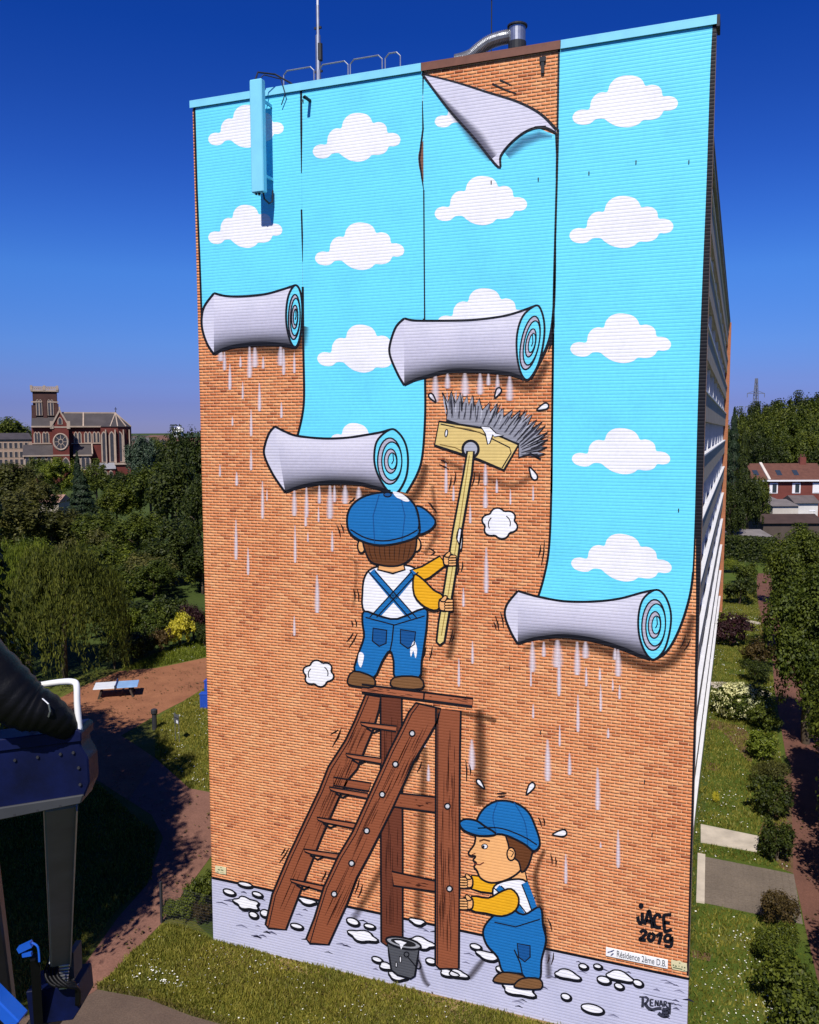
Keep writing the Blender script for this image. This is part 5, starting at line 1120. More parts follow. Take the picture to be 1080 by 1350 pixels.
for i, (x, y) in enumerate([(22.6, 15.0), (22.9, 3.6), (22.7, 19.2), (22.8, 9.2)]):
    plant('near', 'mid', x, y, 9.0, 3.3, ['street tree just outside the picture on the right path', 'street tree next to the camera on the right path', 'street tree just before the nearest visible one on the right path', 'second street tree from the camera on the right path'][i], 'tree', 'street_tree')
def gshrub(px, ybase, ytop, w, tone, lab, cat='bush', name='bush', kind='shrub'):
    g = gnd(px, ybase - (ybase - ytop) * .22); d = (g - CAM).dot(FWD); top = at(px, ytop, d).z
    return plant(kind, tone, g.x, g.y, max(.6, top + .25), w * d / F_PX / 2, lab, cat, name)
big = gshrub(973, 957, 904, 74, 'mid', 'big bush covered in cream flowers beside the balconies')
fl = leaf_quads('blossom', *clumpy([(0, 0, .45, .86, .86, .52)], 120, 2600, .12, 1.0), .085); link('blossom', fl, big, LEAF['cream']).scale = tuple(big.children[0].scale)
for px, yb, yt, w, tone, lab in [(1008, 972, 932, 42, 'mid', 'green bush at the right side of the cream flowering bush'), (1006, 1012, 966, 46, 'bright', 'yellow green bush below the cream flowering bush'), (1016, 1042, 1006, 50, 'olive', 'yellowish bush left of the shaded path'),
                                 (1018, 1090, 1030, 54, 'dark', 'dense dark green bush left of the shaded path'), (1024, 1150, 1086, 52, 'dark', 'dense dark bush at the end of the concrete entrance slab'), (1026, 1238, 1176, 50, 'rust', 'reddish green bush at the corner of the paved forecourt'),
                                 (966, 862, 812, 50, 'purple', 'dark reddish bush beside the balconies'), (998, 888, 846, 50, 'rust', 'brownish bush left of the path'), (998, 908, 872, 42, 'dark', 'dark green bush between the brownish bush and the path'),
                                 (975, 806, 762, 44, 'dark', 'dark bush by the far balconies'), (982, 778, 742, 36, 'mid', 'green bush at the far end of the lawn'), (965, 760, 738, 26, 'bright', 'bright bush at the far corner of the block'), (1008, 735, 716, 18, 'dark', 'small dark bush at the far bend of the path'),
                                 (944, 1060, 1052, 10, 'yellow', 'tiny yellow flower clump at the foot of the balconies')]:
    gshrub(px, yb, yt, w, tone, lab)
# the long dark hedge at the lower right corner
for px, yb, yt, w, lab in [(1022, 1290, 1226, 56, 'dark hedge bush behind the lowest lawn'), (1040, 1350, 1262, 84, 'largest dark hedge bush at the lower right corner'), (1066, 1420, 1310, 90, 'dark hedge bush cut by the bottom right corner')]:
    gshrub(px, yb, yt, w, 'mid', lab, 'hedge', 'hedge_bush')

# ------------------------------------------------------------------ the brick church far left
ch_brick = mat('church_brick', (.125, .028, .022), .85, .2, .4); ch_stone = mat('church_stone', (.36, .28, .22), .85, .15, .5)
ch_slate = mat('church_slate', (.060, .052, .052), .6, .2, .3); ch_glass = mat('church_glazing', (.045, .045, .055), .3, .2, 1.0)
DCH = 300.0; SC_ = DCH / F_PX
o_ = at_ground(105, DCH); rzc = math.atan2(RIGHT.y, RIGHT.x)
AN = math.atan(435 / F_PX)
church = empty('church', o_, rzc + AN, 'red brick church with a square tower, slate roofs and a round rose window', 'church')
cx_ = lambda px: (px - 105) * SC_ * math.cos(AN)
cz_ = lambda py: 17.63 - (py - 562.5) * SC_
def arch(m_, x0, x1, z0, z1, y, mi=0, th=.25):
    """pointed opening panel standing proud of a wall that faces -y"""
    c = (x0 + x1) / 2; w = (x1 - x0) / 2; zs = max(z0 + .2, z1 - w * 1.5)
    P = [(x0, z0), (x1, z0), (x1, zs), (c + w * .6, zs + (z1 - zs) * .62), (c, z1), (c - w * .6, zs + (z1 - zs) * .62), (x0, zs)]
    n = len(P); v = [(p[0], y, p[1]) for p in P] + [(p[0], y + th, p[1]) for p in P]
    m_.add(v, [tuple(range(n))] + [(i, (i + 1) % n, n + (i + 1) % n, n + i) for i in range(n)], mi)
def win(x0, x1, z0, z1, y, par, surround=.35):
    m_ = MB(); arch(m_, x0 - surround, x1 + surround, z0 - surround * .6, z1 + surround, y - .10, th=.3); w_ = m_.build('window', ch_stone, par)
    m_ = MB(); arch(m_, x0, x1, z0, z1, y - .16, th=.2); m_.build('pane', ch_glass, w_)
def wallp(name, m_, mats, par=church): return m_.build(name, mats, par)
# nave, choir and apse
nx0, nx1 = cx_(42), cx_(133); ze, zr = cz_(556.5), cz_(538); yw = 9.0
wallp('nave_wall', MB().box(nx0, nx1, 3.0, 15.0, 0, ze), ch_brick)
wallp('nave_roof', MB().add([(nx0, 2.4, ze), (cx_(155), 2.4, ze), (cx_(155), 15.6, ze), (nx0, 15.6, ze), (nx0, 9, zr), (cx_(155), 9, zr)], [(0, 1, 5, 4), (2, 3, 4, 5), (3, 0, 4), (1, 2, 5)]), ch_slate)
wallp('roof_ridge', MB().box(cx_(82), cx_(155.5), 8.8, 9.2, zr - .1, zr + .35).add([], []), ch_stone)
m_ = MB(); m_.bar((cx_(110), 2.3, ze + .1), (cx_(111), 8.9, zr + .1), .5, .4); m_.bar((nx0, 2.2, ze + .05), (cx_(155), 2.2, ze + .05), .6, .5); wallp('eaves_band', m_, ch_stone)
ax0, axr = cx_(133), cx_(163)
apse = [(ax0, .6), (cx_(146), .6), (cx_(156), .8), (cx_(168), 3.2), (cx_(176), 7), (cx_(176), 12), (cx_(168), 16), (ax0, 17)]
wallp('apse_wall', MB().prism(apse, 0, ze + .02), ch_brick)
wallp('apse_buttress', MB().box(cx_(151.4), cx_(153.0), -.4, .8, 0, ze - 1).box(cx_(138.6), cx_(140.2), -.5, .6, 0, ze - 1).box(cx_(163.0), cx_(164.6), 1.0, 2.4, 0, ze - 1).box(cx_(171.5), cx_(173), 3.4, 5, 0, ze - 1), ch_stone)
n = len(apse); wallp('apse_roof', MB().add([(x, y - .3, ze + .03) for x, y in apse] + [(cx_(155), 9, zr + .02)], [(i, (i + 1) % n, n) for i in range(n)]), ch_slate)
m_ = MB()
for i in range(1, 5): m_.bar((apse[i][0], apse[i][1] - .3, ze + .1), (cx_(155), 8.9, zr + .12), .35, .3)
wallp('roof_hip', m_, ch_stone)
wallp('spirelet', MB().tube([(cx_(155.5), 9, zr), (cx_(155.5), 9, zr + 1.6)], [.2, .08], 6).box(cx_(155.5) - .45, cx_(155.5) + .45, 8.9, 9.1, zr + 1.4, zr + 1.65).box(cx_(155.5) - .1, cx_(155.5) + .1, 8.9, 9.1, zr + 1.6, zr + 2.2), dark_trim)
for c, yy in ((137, .58), (147.5, .55), (158.6, 1.3)): win(cx_(c - 2.3), cx_(c + 2.3), cz_(603), cz_(564), yy, church, .45)
for c in (113, 118, 124.5, 129.5): win(cx_(c - 1.3), cx_(c + 1.3), cz_(577), cz_(564), 2.95, church)
for c in (99.5, 104.5): win(cx_(c - 1.3), cx_(c + 1.3), cz_(578), cz_(564), 2.95, church)
for c in (47, 51, 58, 62): win(cx_(c - 1.3), cx_(c + 1.3), cz_(577), cz_(564), 2.95, church)
# aisles
for x0, x1, xs in ((cx_(32), cx_(69), (36, 46, 56.5, 64)), (cx_(97), cx_(118.5), (101, 108, 114))):
    zb, zt = cz_(593), cz_(580)
    wallp('aisle_wall', MB().box(x0, x1, -2.5, 3.0, 0, zb), ch_brick)
    wallp('aisle_roof', MB().add([(x0 - .4, -3, zb), (x1 + .4, -3, zb), (x1 + .4, 3, zt), (x0 - .4, 3, zt), (x0 - .4, 3, zb), (x1 + .4, 3, zb)], [(0, 1, 2, 3), (0, 3, 4), (1, 5, 2), (0, 4, 5, 1), (3, 2, 5, 4)]), ch_slate)
    m_ = MB(); m_.bar((x1 + .5, -3, zb + .1), (x1 + .5, 3, zt + .1), .4, .5); m_.bar((x0 - .4, -3.05, zb - .25), (x1 + .4, -3.05, zb - .25), .3, .45); wallp('aisle_coping', m_, ch_stone)
    for c in xs: win(cx_(c - 2.2), cx_(c + 2.2), cz_(612), cz_(596), -2.55, church, .5)
# transept with gable and rose window
tx0, tx1, ty = cx_(69.5), cx_(90.5), -5.0; zg, za = cz_(557), cz_(536); tc = (tx0 + tx1) / 2
wallp('transept_wall', MB().box(tx0, tx1, ty, 6, 0, zg), ch_brick)
wallp('transept_gable', MB().add([(tx0, ty - .02, zg), (tx1, ty - .02, zg), (tc, ty - .02, za), (tx0, ty + .6, zg), (tx1, ty + .6, zg), (tc, ty + .6, za)], [(0, 1, 2), (3, 5, 4), (0, 2, 5, 3), (1, 4, 5, 2), (0, 3, 4, 1)]), ch_brick)
wallp('transept_roof', MB().add([(tx0 - .3, ty + .61, zg), (tc, ty + .61, za - .2), (tx1 + .3, ty + .61, zg), (tx0 - .3, 9, zg), (tc, 9, za - .2), (tx1 + .3, 9, zg)], [(0, 1, 4, 3), (1, 2, 5, 4), (0, 2, 1), (3, 4, 5)]), ch_slate)
m_ = MB(); m_.bar((tx0 - .5, ty - .05, zg - .2), (tc, ty - .05, za + .1), .7, .5); m_.bar((tx1 + .5, ty - .05, zg - .2), (tc, ty - .05, za + .1), .7, .5); m_.box(tx0 - .6, tx0 + .5, ty - .3, ty + .5, zg - .6, zg + 2.0); m_.box(tx1 - .5, tx1 + .6, ty - .3, ty + .5, zg - .6, zg + 2.0); m_.box(tx0, tx1, ty - .12, ty - .021, zg - .25, zg + .2); m_.box(tc - .2, tc + .2, ty - .2, ty + .3, za, za + 1.3)
wallp('gable_coping', m_, ch_stone)
rc = cz_(576)
ring = MB(); ring.tube([(tc + 2.25 * math.cos(t), ty - .05, rc + 2.7 * math.sin(t)) for t in [k * math.pi / 10 for k in range(21)]], .32, 6, caps=False)
rose = wallp('rose_window', ring, ch_stone)
m_ = MB(); m_.add([(tc + 2.05 * math.cos(k * math.pi / 8), ty - .06, rc + 2.5 * math.sin(k * math.pi / 8)) for k in range(16)], [tuple(range(16))]); m_.build('pane', ch_glass, rose)
m_ = MB()
for k in range(8):
    t = k * math.pi / 4; m_.bar((tc + .5 * math.cos(t), ty - .1, rc + .6 * math.sin(t)), (tc + 2.0 * math.cos(t), ty - .1, rc + 2.45 * math.sin(t)), .16, .16)
m_.tube([(tc + .75 * math.cos(t), ty - .1, rc + .9 * math.sin(t)) for t in [k * math.pi / 6 for k in range(13)]], .13, 5, caps=False); m_.build('tracery', ch_stone, rose)
win(tc - .5, tc + .5, cz_(553), cz_(545), ty - .1, church, .3); win(tc - 2.3, tc - .4, cz_(612), cz_(597), ty - .05, church, .4); win(tc + .4, tc + 2.3, cz_(612), cz_(597), ty - .05, church, .4)
wallp('string_course', MB().box(tx0, tx1, ty - .1, ty - .002, cz_(594), cz_(592.6)).box(nx0, tx0 - .6, 2.7, 2.998, cz_(579.2), cz_(578)).box(tx1 + .6, ax0, 2.7, 2.998, cz_(579.2), cz_(578)), ch_stone)
# tower with belfry and balustrade
bx0, bx1, bz = cx_(44.5), cx_(76), cz_(510); by0, by1 = 7.0, 15.0
tw = wallp('tower', MB().box(bx0, bx1, by0, by1, 0, bz), mat('tower_brick', (.065, .030, .025), .85, .25, .4))
wallp('tower_buttress', MB().box(bx0 - .5, bx0 + .9, by0 - .5, by0 + 1, 0, cz_(528)).box(bx1 - .9, bx1 + .5, by0 - .5, by0 + 1, 0, cz_(526)).box((bx0 + bx1) / 2 - .6, (bx0 + bx1) / 2 + .6, by0 - .45, by0 + .5, 0, cz_(520)), tw.data.materials[0])
for c in (52.5, 67.5):
    for dx in (-2.0, 2.0): win(cx_(c + dx - 1.2), cx_(c + dx + 1.2), cz_(541), cz_(521), by0 - .46, church, .22)
wallp('tower_cornice', MB().box(bx0 - .6, bx1 + .6, by0 - .6, by1 + .6, bz, bz + .5).box(bx0 - .5, bx0 + 3, by0 - .7, by0 - .5, cz_(524.5), cz_(523)).box(bx1 - 3, bx1 + .5, by0 - .7, by0 - .5, cz_(524.5), cz_(523)), ch_stone)
m_ = MB().box(bx0 - .6, bx1 + .6, by0 - .6, by0 - .2, bz + 1.45, bz + 1.75).box(bx0 - .6, bx1 + .6, by1 + .2, by1 + .6, bz + 1.45, bz + 1.75).box(bx0 - .6, bx0 - .2, by0 - .2, by1 + .2, bz + 1.45, bz + 1.75).box(bx1 + .2, bx1 + .6, by0 - .2, by1 + .2, bz + 1.45, bz + 1.75)
for k in range(13):
    x = bx0 - .5 + (bx1 - bx0 + .9) * k / 12; m_.box(x, x + .28, by0 - .55, by0 - .3, bz + .5, bz + 1.45).box(x, x + .28, by1 + .3, by1 + .55, bz + .5, bz + 1.45)
    y = by0 - .5 + (by1 - by0 + .9) * k / 12; m_.box(bx0 - .55, bx0 - .3, y, y + .28, bz + .5, bz + 1.45).box(bx1 + .3, bx1 + .55, y, y + .28, bz + .5, bz + 1.45)
for x in (bx0 - .7, bx1 - .1, (bx0 + bx1) / 2 - .4): m_.box(x, x + .8, by0 - .7, by0 + .1, bz + .5, bz + 2.1)
wallp('balustrade', m_, ch_stone)
# low chapels around the apse foot
m_ = MB().box(cx_(118.6), cx_(150), -4.5, .5, 0, cz_(612)); wallp('chapel_wall', m_, ch_brick)
wallp('chapel_roof', MB().add([(cx_(118.2), -5, cz_(612)), (cx_(151), -5, cz_(612)), (cx_(151), .55, cz_(604.5)), (cx_(118.2), .55, cz_(604.5)), (cx_(118.2), .55, cz_(612)), (cx_(151), .55, cz_(612))], [(0, 1, 2, 3), (0, 3, 4), (1, 5, 2), (2, 5, 4, 3), (0, 4, 5, 1)]), mat('zinc_roof', (.26, .26, .28), .5, .15, .5))
for c in (123, 130, 137, 144): win(cx_(c - 1.6), cx_(c + 1.6), cz_(626), cz_(615), -4.55, church, .45)
wallp('sacristy', MB().box(cx_(150.3), cx_(172), -2, 6, 0, cz_(607)), ch_brick); wallp('sacristy_roof', MB().box(cx_(149.8), cx_(173), -2.6, 6, cz_(607), cz_(605)), ch_stone)

# long grey roofed building left of the church
D2 = 330.0; S2 = D2 / F_PX; o_ = at_ground(0, D2)
AN2 = math.atan(540 / F_PX); sch = empty('long_building', o_, rzc + AN2, 'long pale building with a dark slate roof and rows of windows left of the church', 'building')
qx = lambda px: px * S2 * math.cos(AN2); qz = lambda py: 17.63 - (py - 562.5) * S2
sch_wall = mat('school_wall', (.34, .24, .18), .85, .15, .4)
MB().box(qx(-60), qx(42), 0, 14, 0, qz(573)).build('wall', sch_wall, sch)
MB().add([(qx(-61), -.6, qz(573)), (qx(43), -.6, qz(573)), (qx(43), 14.6, qz(573)), (qx(-61), 14.6, qz(573)), (qx(-57), 7, qz(564.5)), (qx(39), 7, qz(564.5))], [(0, 1, 5, 4), (2, 3, 4, 5), (1, 2, 5), (3, 0, 4), (0, 3, 2, 1)]).build('roof', ch_slate, sch)
MB().box(qx(-60), qx(42), -.25, -.002, qz(574.6), qz(573.2)).build('cornice', ch_stone, sch)
wfm = MB().box(-.75, .75, -.12, 0, -1.2, 1.2).mesh('window', ch_stone); wpm = MB().box(-.5, .5, -.16, -.121, -1.0, 1.0).mesh('pane', ch_glass)
for py in (581, 593, 603):
    for px in range(-50, 41, 7):
        w_ = link('window', wfm, sch); w_.location = (qx(px), 0, qz(py)); link('pane', wpm, w_)
# town roofs far behind the trees
tr = [mat('town_roof_%s' % k, c, .8, .2, .3) for k, c in (('brown', (.09, .06, .05)), ('grey', (.085, .08, .08)), ('red', (.12, .06, .045)))]; tw_ = mat('town_wall', (.16, .12, .10), .85, .2, .3)
R_ = random.Random(5)
for i in range(16):
    px = 178 + i * 5.6 + R_.uniform(-2, 2); d = R_.uniform(420, 760); p = at_ground(px, d); L = R_.uniform(12, 22); hw = R_.uniform(7, 10); rh = R_.uniform(3, 4.5)
    o = MB().box(-L / 2, L / 2, -5, 5, 0, hw).mesh('town_house', tw_); o = link('town_house', o); o.location = p; o.rotation_euler = (0, 0, rzc + R_.uniform(-.4, .4))
    tag(o, 'small house among the distant town roofs between the church and the wall', 'house', 'distant town houses')
    MB().add([(-L / 2 - .4, -5.5, hw), (L / 2 + .4, -5.5, hw), (L / 2 + .4, 5.5, hw), (-L / 2 - .4, 5.5, hw), (-L / 2 - .4, 0, hw + rh), (L / 2 + .4, 0, hw + rh)], [(0, 1, 5, 4), (2, 3, 4, 5), (3, 0, 4), (1, 2, 5), (0, 3, 2, 1)]).build('roof', tr[i % 3], o)
p = at_ground(235, 900); wt = empty('white_tower', p, rzc, 'tiny white domed tower on the horizon between the church and the wall', 'tower')
MB().tube([(0, 0, 0), (0, 0, 17)], 5, 10).build('wall', white_paint, wt); MB().tube([(0, 0, 17.0), (0, 0, 20), (0, 0, 22.5)], [6.5, 5, .3], 10).build('dome', white_paint, wt)
# sheds among the left gardens
def shed(px, d, wpx, yr, ye, label, roof_c, wall_c, dep=6.0, rz=0.0, flat=False, name='shed', cat='shed'):
    p = at_ground(px, d); s = d / F_PX; w = wpx * s / 2; zr_, ze_ = at(px, yr, d).z, at(px, ye, d).z; zr_, ze_ = max(zr_, 1.9), max(ze_, 1.7)
    if zr_ <= ze_: zr_ = ze_ + .5
    o = empty(name, p, rzc + rz, label, cat)
    MB().box(-w, w, 0, dep, 0, ze_).build('wall', mat(name + '_wall', wall_c, .85, .15, .6), o)
    r_ = mat(name + '_roof', roof_c, .8, .2, .6)
    if flat: MB().add([(-w - .2, -.3, ze_), (w + .2, -.3, ze_), (w + .2, dep + .2, zr_), (-w - .2, dep + .2, zr_), (-w - .2, dep + .2, ze_), (w + .2, dep + .2, ze_)], [(0, 1, 2, 3), (0, 3, 4), (1, 5, 2), (2, 5, 4, 3), (0, 4, 5, 1)]).build('roof', r_, o)
    else: MB().add([(-w - .3, -.4, ze_), (w + .3, -.4, ze_), (w + .3, dep + .4, ze_), (-w - .3, dep + .4, ze_), (-w - .3, dep / 2, zr_), (w + .3, dep / 2, zr_)], [(0, 1, 5, 4), (2, 3, 4, 5), (3, 0, 4), (1, 2, 5), (0, 3, 2, 1)]).build('roof', r_, o)
    MB().box(-.45, .45, -.05, -.002, .05, 1.6).build('door', dark_trim, o)
    return o
shed(60, 172, 26, 654, 663, 'garden house with a faded pink roof among the left trees', (.34, .20, .15), (.35, .30, .24))
shed(127, 93, 24, 764, 772, 'low shed with a pale grey roof right of the weeping tree', (.40, .38, .36), (.22, .15, .10), 4, .3, True)

# ------------------------------------------------------------------ terrace houses on the right
tile = NT('clay_tiles'); g_ = tile.n('ShaderNodeTexCoord'); f_ = tile.noise(1.5, 4, vec=g_.outputs['Object'])
tile.l(tile.ramp(f_, [(.3, (.085, .030, .019, 1)), (.7, (.125, .048, .030, 1))]), tile.p.inputs['Base Color']); tile.p.inputs['Roughness'].default_value = .85; tile = tile.mat
hb = mat('house_brick', (.15, .042, .032), .85, .18, .8); cream = mat('cream_render', (.55, .50, .44), .85, .1, .6)
DH = 165.0; SH = DH / F_PX; hz = lambda py: at(1040, py, DH).z
hp = at_ground(988, DH)
OFF = (0, 28 * SH); WID = (28 * SH, 78 * SH)
for i in range(2):
    HW = WID[i]
    o = empty('terrace_house', hp + Vector((RIGHT.x, RIGHT.y, 0)) * OFF[i] , rzc + .02, ['narrow left terrace house, its end wall half hidden by trees', 'wide terrace house at the right edge with roof windows and a brick chimney'][i], 'house', 'brick terrace houses below the wood')
    ze_, zr_ = hz(633), hz(612)
    MB().box(0, HW, 0, 8, 0, ze_).build('wall', hb, o)
    rf = MB().add([(-.05, -.5, ze_ - .05), (HW + .05 - .1, -.5, ze_ - .05), (HW - .05, 8.5, ze_ - .05), (-.05, 8.5, ze_ - .05), (-.05, 4, zr_), (HW - .05, 4, zr_)], [(0, 1, 5, 4), (2, 3, 4, 5), (3, 0, 4), (1, 2, 5), (0, 3, 2, 1)]).build('roof', tile, o)
    MB().box(0, HW, -.68, -.5, ze_ - .28, ze_ + .02).build('gutter', white_paint, o)
    mm = MB(); mm.bar((.0, -.45, ze_ + .1), (.0, 4, zr_ + .12), .5, .25); mm.build('roof_verge', cream, rf)
    for u in ((.4,) if i == 0 else (.18, .47)):
        y0 = 1.4; zz = ze_ + (zr_ - ze_) * ((y0 + .5) / 4.5); MB().add([(HW * u, y0 - .6, zz - .42), (HW * u + 1.0, y0 - .6, zz - .42), (HW * u + 1.0, y0 + .6, zz + .52), (HW * u, y0 + .6, zz + .52)], [(0, 1, 2, 3)]).build('skylight', glass, rf)
    for u in ((.5,) if i == 0 else (.09, .48, .83)):
        w_ = MB().box(HW * u - .8, HW * u + .8, -.08, 0, hz(651), hz(637)).build('window', white_paint, o)
        if i == 1 and u > .7: MB().box(HW * u - .6, HW * u + .6, -.12, -.081, hz(650), hz(638.5)).build('shutter', white_paint, w_)
        else: MB().box(HW * u - .25, HW * u + .55, -.12, -.081, hz(650), hz(638.5)).build('pane', glass, w_)
    if i != 0:
        c_ = MB().box(HW * .68, HW * .68 + 1.2, 3.6, 4.4, zr_ - .6, zr_ + 1.2).build('chimney', hb, o); MB().tube([(HW * .68 + .3, 4, zr_ + 1.2), (HW * .68 + .3, 4, zr_ + 1.8)], .14, 8).tube([(HW * .68 + .9, 4, zr_ + 1.2), (HW * .68 + .9, 4, zr_ + 1.8)], .14, 8).build('chimney_pot', tile, c_)
    MB().box(HW * .1, HW * .8, -3.5, -.01, 0, hz(660)).build('rear_extension', hb, o)
shed(1022, 152, 20, 657, 661, 'white walled outhouse below the first terrace house', (.17, .15, .14), (.46, .42, .38), 5, 0, True)
shed(1040, 140, 34, 662, 668, 'pale rendered outhouse with a grey roof below the middle terrace house', (.16, .14, .13), (.48, .44, .39), 5, 0, True)
shed(1068, 144, 30, 655, 664, 'white outhouse with a pitched grey roof at the right edge', (.11, .09, .085), (.60, .58, .56), 5)
shed(1050, 128, 78, 681, 691, 'long low shed with a brown roof behind the yellow hedge', (.055, .034, .028), (.08, .06, .05), 6)
shed(1000, 118, 52, 705, 711, 'long low garage with a pale wall beside the lawn', (.19, .17, .16), (.50, .42, .33), 5, 0, True, 'garage', 'garage')
for i in range(7):
    gshrub(997 + i * 11.5, 706 + i * .5, 690 + (i % 2) * 2, 15, 'yellow' if i % 3 != 2 else 'olive', 'yellow flowering bush, %s from the left in the row behind the long garage' % ('first', 'second', 'third', 'fourth', 'fifth', 'sixth', 'seventh')[i], 'bush', 'bush').__setitem__('group', 'yellow flowering bushes behind the garage')
hgp = [gnd(955, 738), gnd(1022, 742)]
hv = []; 
C_, N_ = [], []
Lh = (hgp[1] - hgp[0]).length; dh = (hgp[1] - hgp[0]).normalized()
nl = 5200; u = rng.uniform(0, 1, nl) * Lh; side = rng.uniform(-1, 1, nl); hh_ = rng.uniform(0, 3.1, nl); face = rng.random(nl)
px_ = np.where(face < .5, np.sign(side) * 1.0, side); hz_ = np.where(face < .5, hh_, 3.1)
Cc = np.stack([hgp[0].x + dh.x * u - dh.y * px_, hgp[0].y + dh.y * u + dh.x * px_, hz_], 1) + rng.normal(0, .12, (nl, 3))
hedge = link('clipped_hedge', leaf_quads('clipped_hedge', Cc, np.stack([-dh.y * px_, dh.x * px_, np.where(face < .5, .2, 1.0)], 1), .34), None, LEAF['dark'])
tag(hedge, 'long clipped dark hedge across the far end of the right lawn', 'hedge')
MB().add([], []).box(0, Lh, -.8, .8, 0, 2.9).build('inner_branches', LEAF['conifer'], hedge).matrix_local = Matrix.Translation(hgp[0]) @ Matrix.Rotation(math.atan2(dh.y, dh.x), 4, 'Z')
p = gnd(1072, 712); lp = empty('lamp_post', p, 0, 'thin white lamp post in front of the yellow flowering bushes', 'lamp post')
MB().tube([(0, 0, 0), (0, 0, 4.6)], [.11, .07], 8).build('pole', white_paint, lp); MB().box(-.75, .2, -.14, .14, 4.6, 4.8).build('lamp_head', white_paint, lp, bevel=.03)
# pylon on the hill
p = at(996, 545, 560); steel = mat('pylon_steel', (.20, .21, .25), .5, .1, .5, 0, .5)
hb0 = max(0, hill_h(p.x, p.y)); py = empty('electricity_pylon', (p.x, p.y, hb0), rzc + .15, 'steel lattice electricity pylon rising behind the wooded hill', 'pylon')
zt = at(996, 499, 560).z - hb0; m_ = MB(); lw = .42
for sx in (-1, 1):
    for sy in (-1, 1): m_.bar((sx * 4, sy * 4, 0), (sx * 1.3, sy * 1.3, zt * .62), lw, lw); m_.bar((sx * 1.3, sy * 1.3, zt * .62), (sx * .5, sy * .5, zt), lw, lw)
for k in range(12):
    t0, t1 = k / 12, (k + 1) / 12; w = lambda t: (4 - 2.7 * t / .62) if t < .62 else 1.3 - .8 * (t - .62) / .38
    for sy in (-1, 1): m_.bar((-w(t0), sy * w(t0), zt * t0), (w(t1), sy * w(t1), zt * t1), .22, .22); m_.bar((w(t0), sy * w(t0), zt * t0), (-w(t1), sy * w(t1), zt * t1), .22, .22)
m_.build('lattice_mast', steel, py)
for zf, wd in ((.62, 7.2), (.80, 6.0)):
    a = MB().bar((-wd, 0, zt * zf), (wd, 0, zt * zf), .36, .36).bar((-wd, 0, zt * zf), (0, 0, zt * zf + 2.0), .26, .26).bar((wd, 0, zt * zf), (0, 0, zt * zf + 2.0), .26, .26).build('cross_arm', steel, py)
    MB().tube([(-wd, 0, zt * zf), (-wd, 0, zt * zf - 2.6)], .2, 6).tube([(wd, 0, zt * zf), (wd, 0, zt * zf - 2.6)], .2, 6).build('insulator', steel, a)

# ------------------------------------------------------------------ things on the left lawn
blue_pl = mat('blue_plastic', (.02, .07, .42), .4, .12, 4); dark_m = mat('dark_metal', (.03, .03, .035), .55, .2, 4); dark_wood = mat('dark_timber', (.06, .045, .035), .8, .25, 5)
# table tennis table
c0 = gnd(154, 917); t_ = empty('table_tennis_table', c0, math.radians(34), 'outdoor table tennis table with a white and a pale blue half on dark legs', 'table')
top_w = mat('table_white', (.66, .68, .72), .35, .1, 2); top_b = mat('table_blue', (.24, .40, .66), .35, .12, 2); net_b = mat('net_blue', (.02, .08, .30), .5, .1, 4)
MB().box(-1.40, -.01, -.78, .78, .70, .76).build('table_half', top_w, t_, bevel=.012); MB().box(.01, 1.40, -.78, .78, .70, .76).build('table_half', top_b, t_, bevel=.012)
MB().box(-.012, .012, -.86, .86, .762, .92).build('net', net_b, t_); MB().box(-.05, .05, -.9, -.83, .66, .93).box(-.05, .05, .83, .9, .66, .93).build('net_post', dark_m, t_)
for sx in (-1, 1):
    for sy in (-1, 1): MB().bar((sx * 1.1, sy * .62, 0), (sx * .86, sy * .55, .70), .10, .12).build('leg', dark_wood, t_)
    MB().box(sx * .98 - .05, sx * .98 + .05, -.6, .6, .34, .44).build('stretcher', dark_wood, t_)
# bollard, sign, bins
c0 = gnd(204, 962); b_ = empty('bollard', c0, 0, 'thick dark bollard at the corner of the gravel path', 'bollard')
MB().tube([(0, 0, 0), (0, 0, .95)], [.15, .14], 10).build('post', dark_m, b_); MB().tube([(0, 0, .95), (0, 0, 1.02), (0, 0, 1.22), (0, 0, 1.27)], [.16, .2, .2, .1], 10).build('head', dark_m, b_)
c0 = gnd(234, 979); s_ = empty('park_sign', c0, math.radians(-25), 'small dark park sign with a white sticker on two thin posts', 'sign')
for x in (-.22, .22): MB().tube([(x, 0, 0), (x, 0, 1.7)], .022, 6).build('post', galv, s_)
sb = MB().box(-.27, .27, -.035, -.023, 1.12, 1.66).build('sign_board', mat('sign_grey', (.10, .105, .11), .4, .1, 4), s_, bevel=.004)
MB().box(.0, .2, -.040, -.0355, 1.16, 1.32).build('sticker', white_board, s_); MB().box(-.25, .25, -.040, -.0355, 1.42, 1.48).build('sign_band', dark_m, s_)
for i, (px, py, lab) in enumerate([(270.5, 933, 'nearer of the two blue ribbed litter bins at the wall'), (276, 915, 'farther blue litter bin half hidden by the wall')]):
    c0 = gnd(px, py); o = empty('litter_bin', c0, .3, lab, 'litter bin', 'blue litter bins by the wall')
    MB().prism([(-.26, -.24), (.26, -.24), (.26, .24), (-.26, .24)], 0, .92).build('bin_body', blue_pl, o, bevel=.02); MB().box(-.3, .3, -.28, .28, .92, .98).build('bin_lid', blue_pl, o, bevel=.015)
    m_ = MB()
    for x in (-.18, -.06, .06, .18): m_.box(x - .025, x + .025, -.262, -.241, .1, .86)
    m_.build('rib', blue_pl, o)
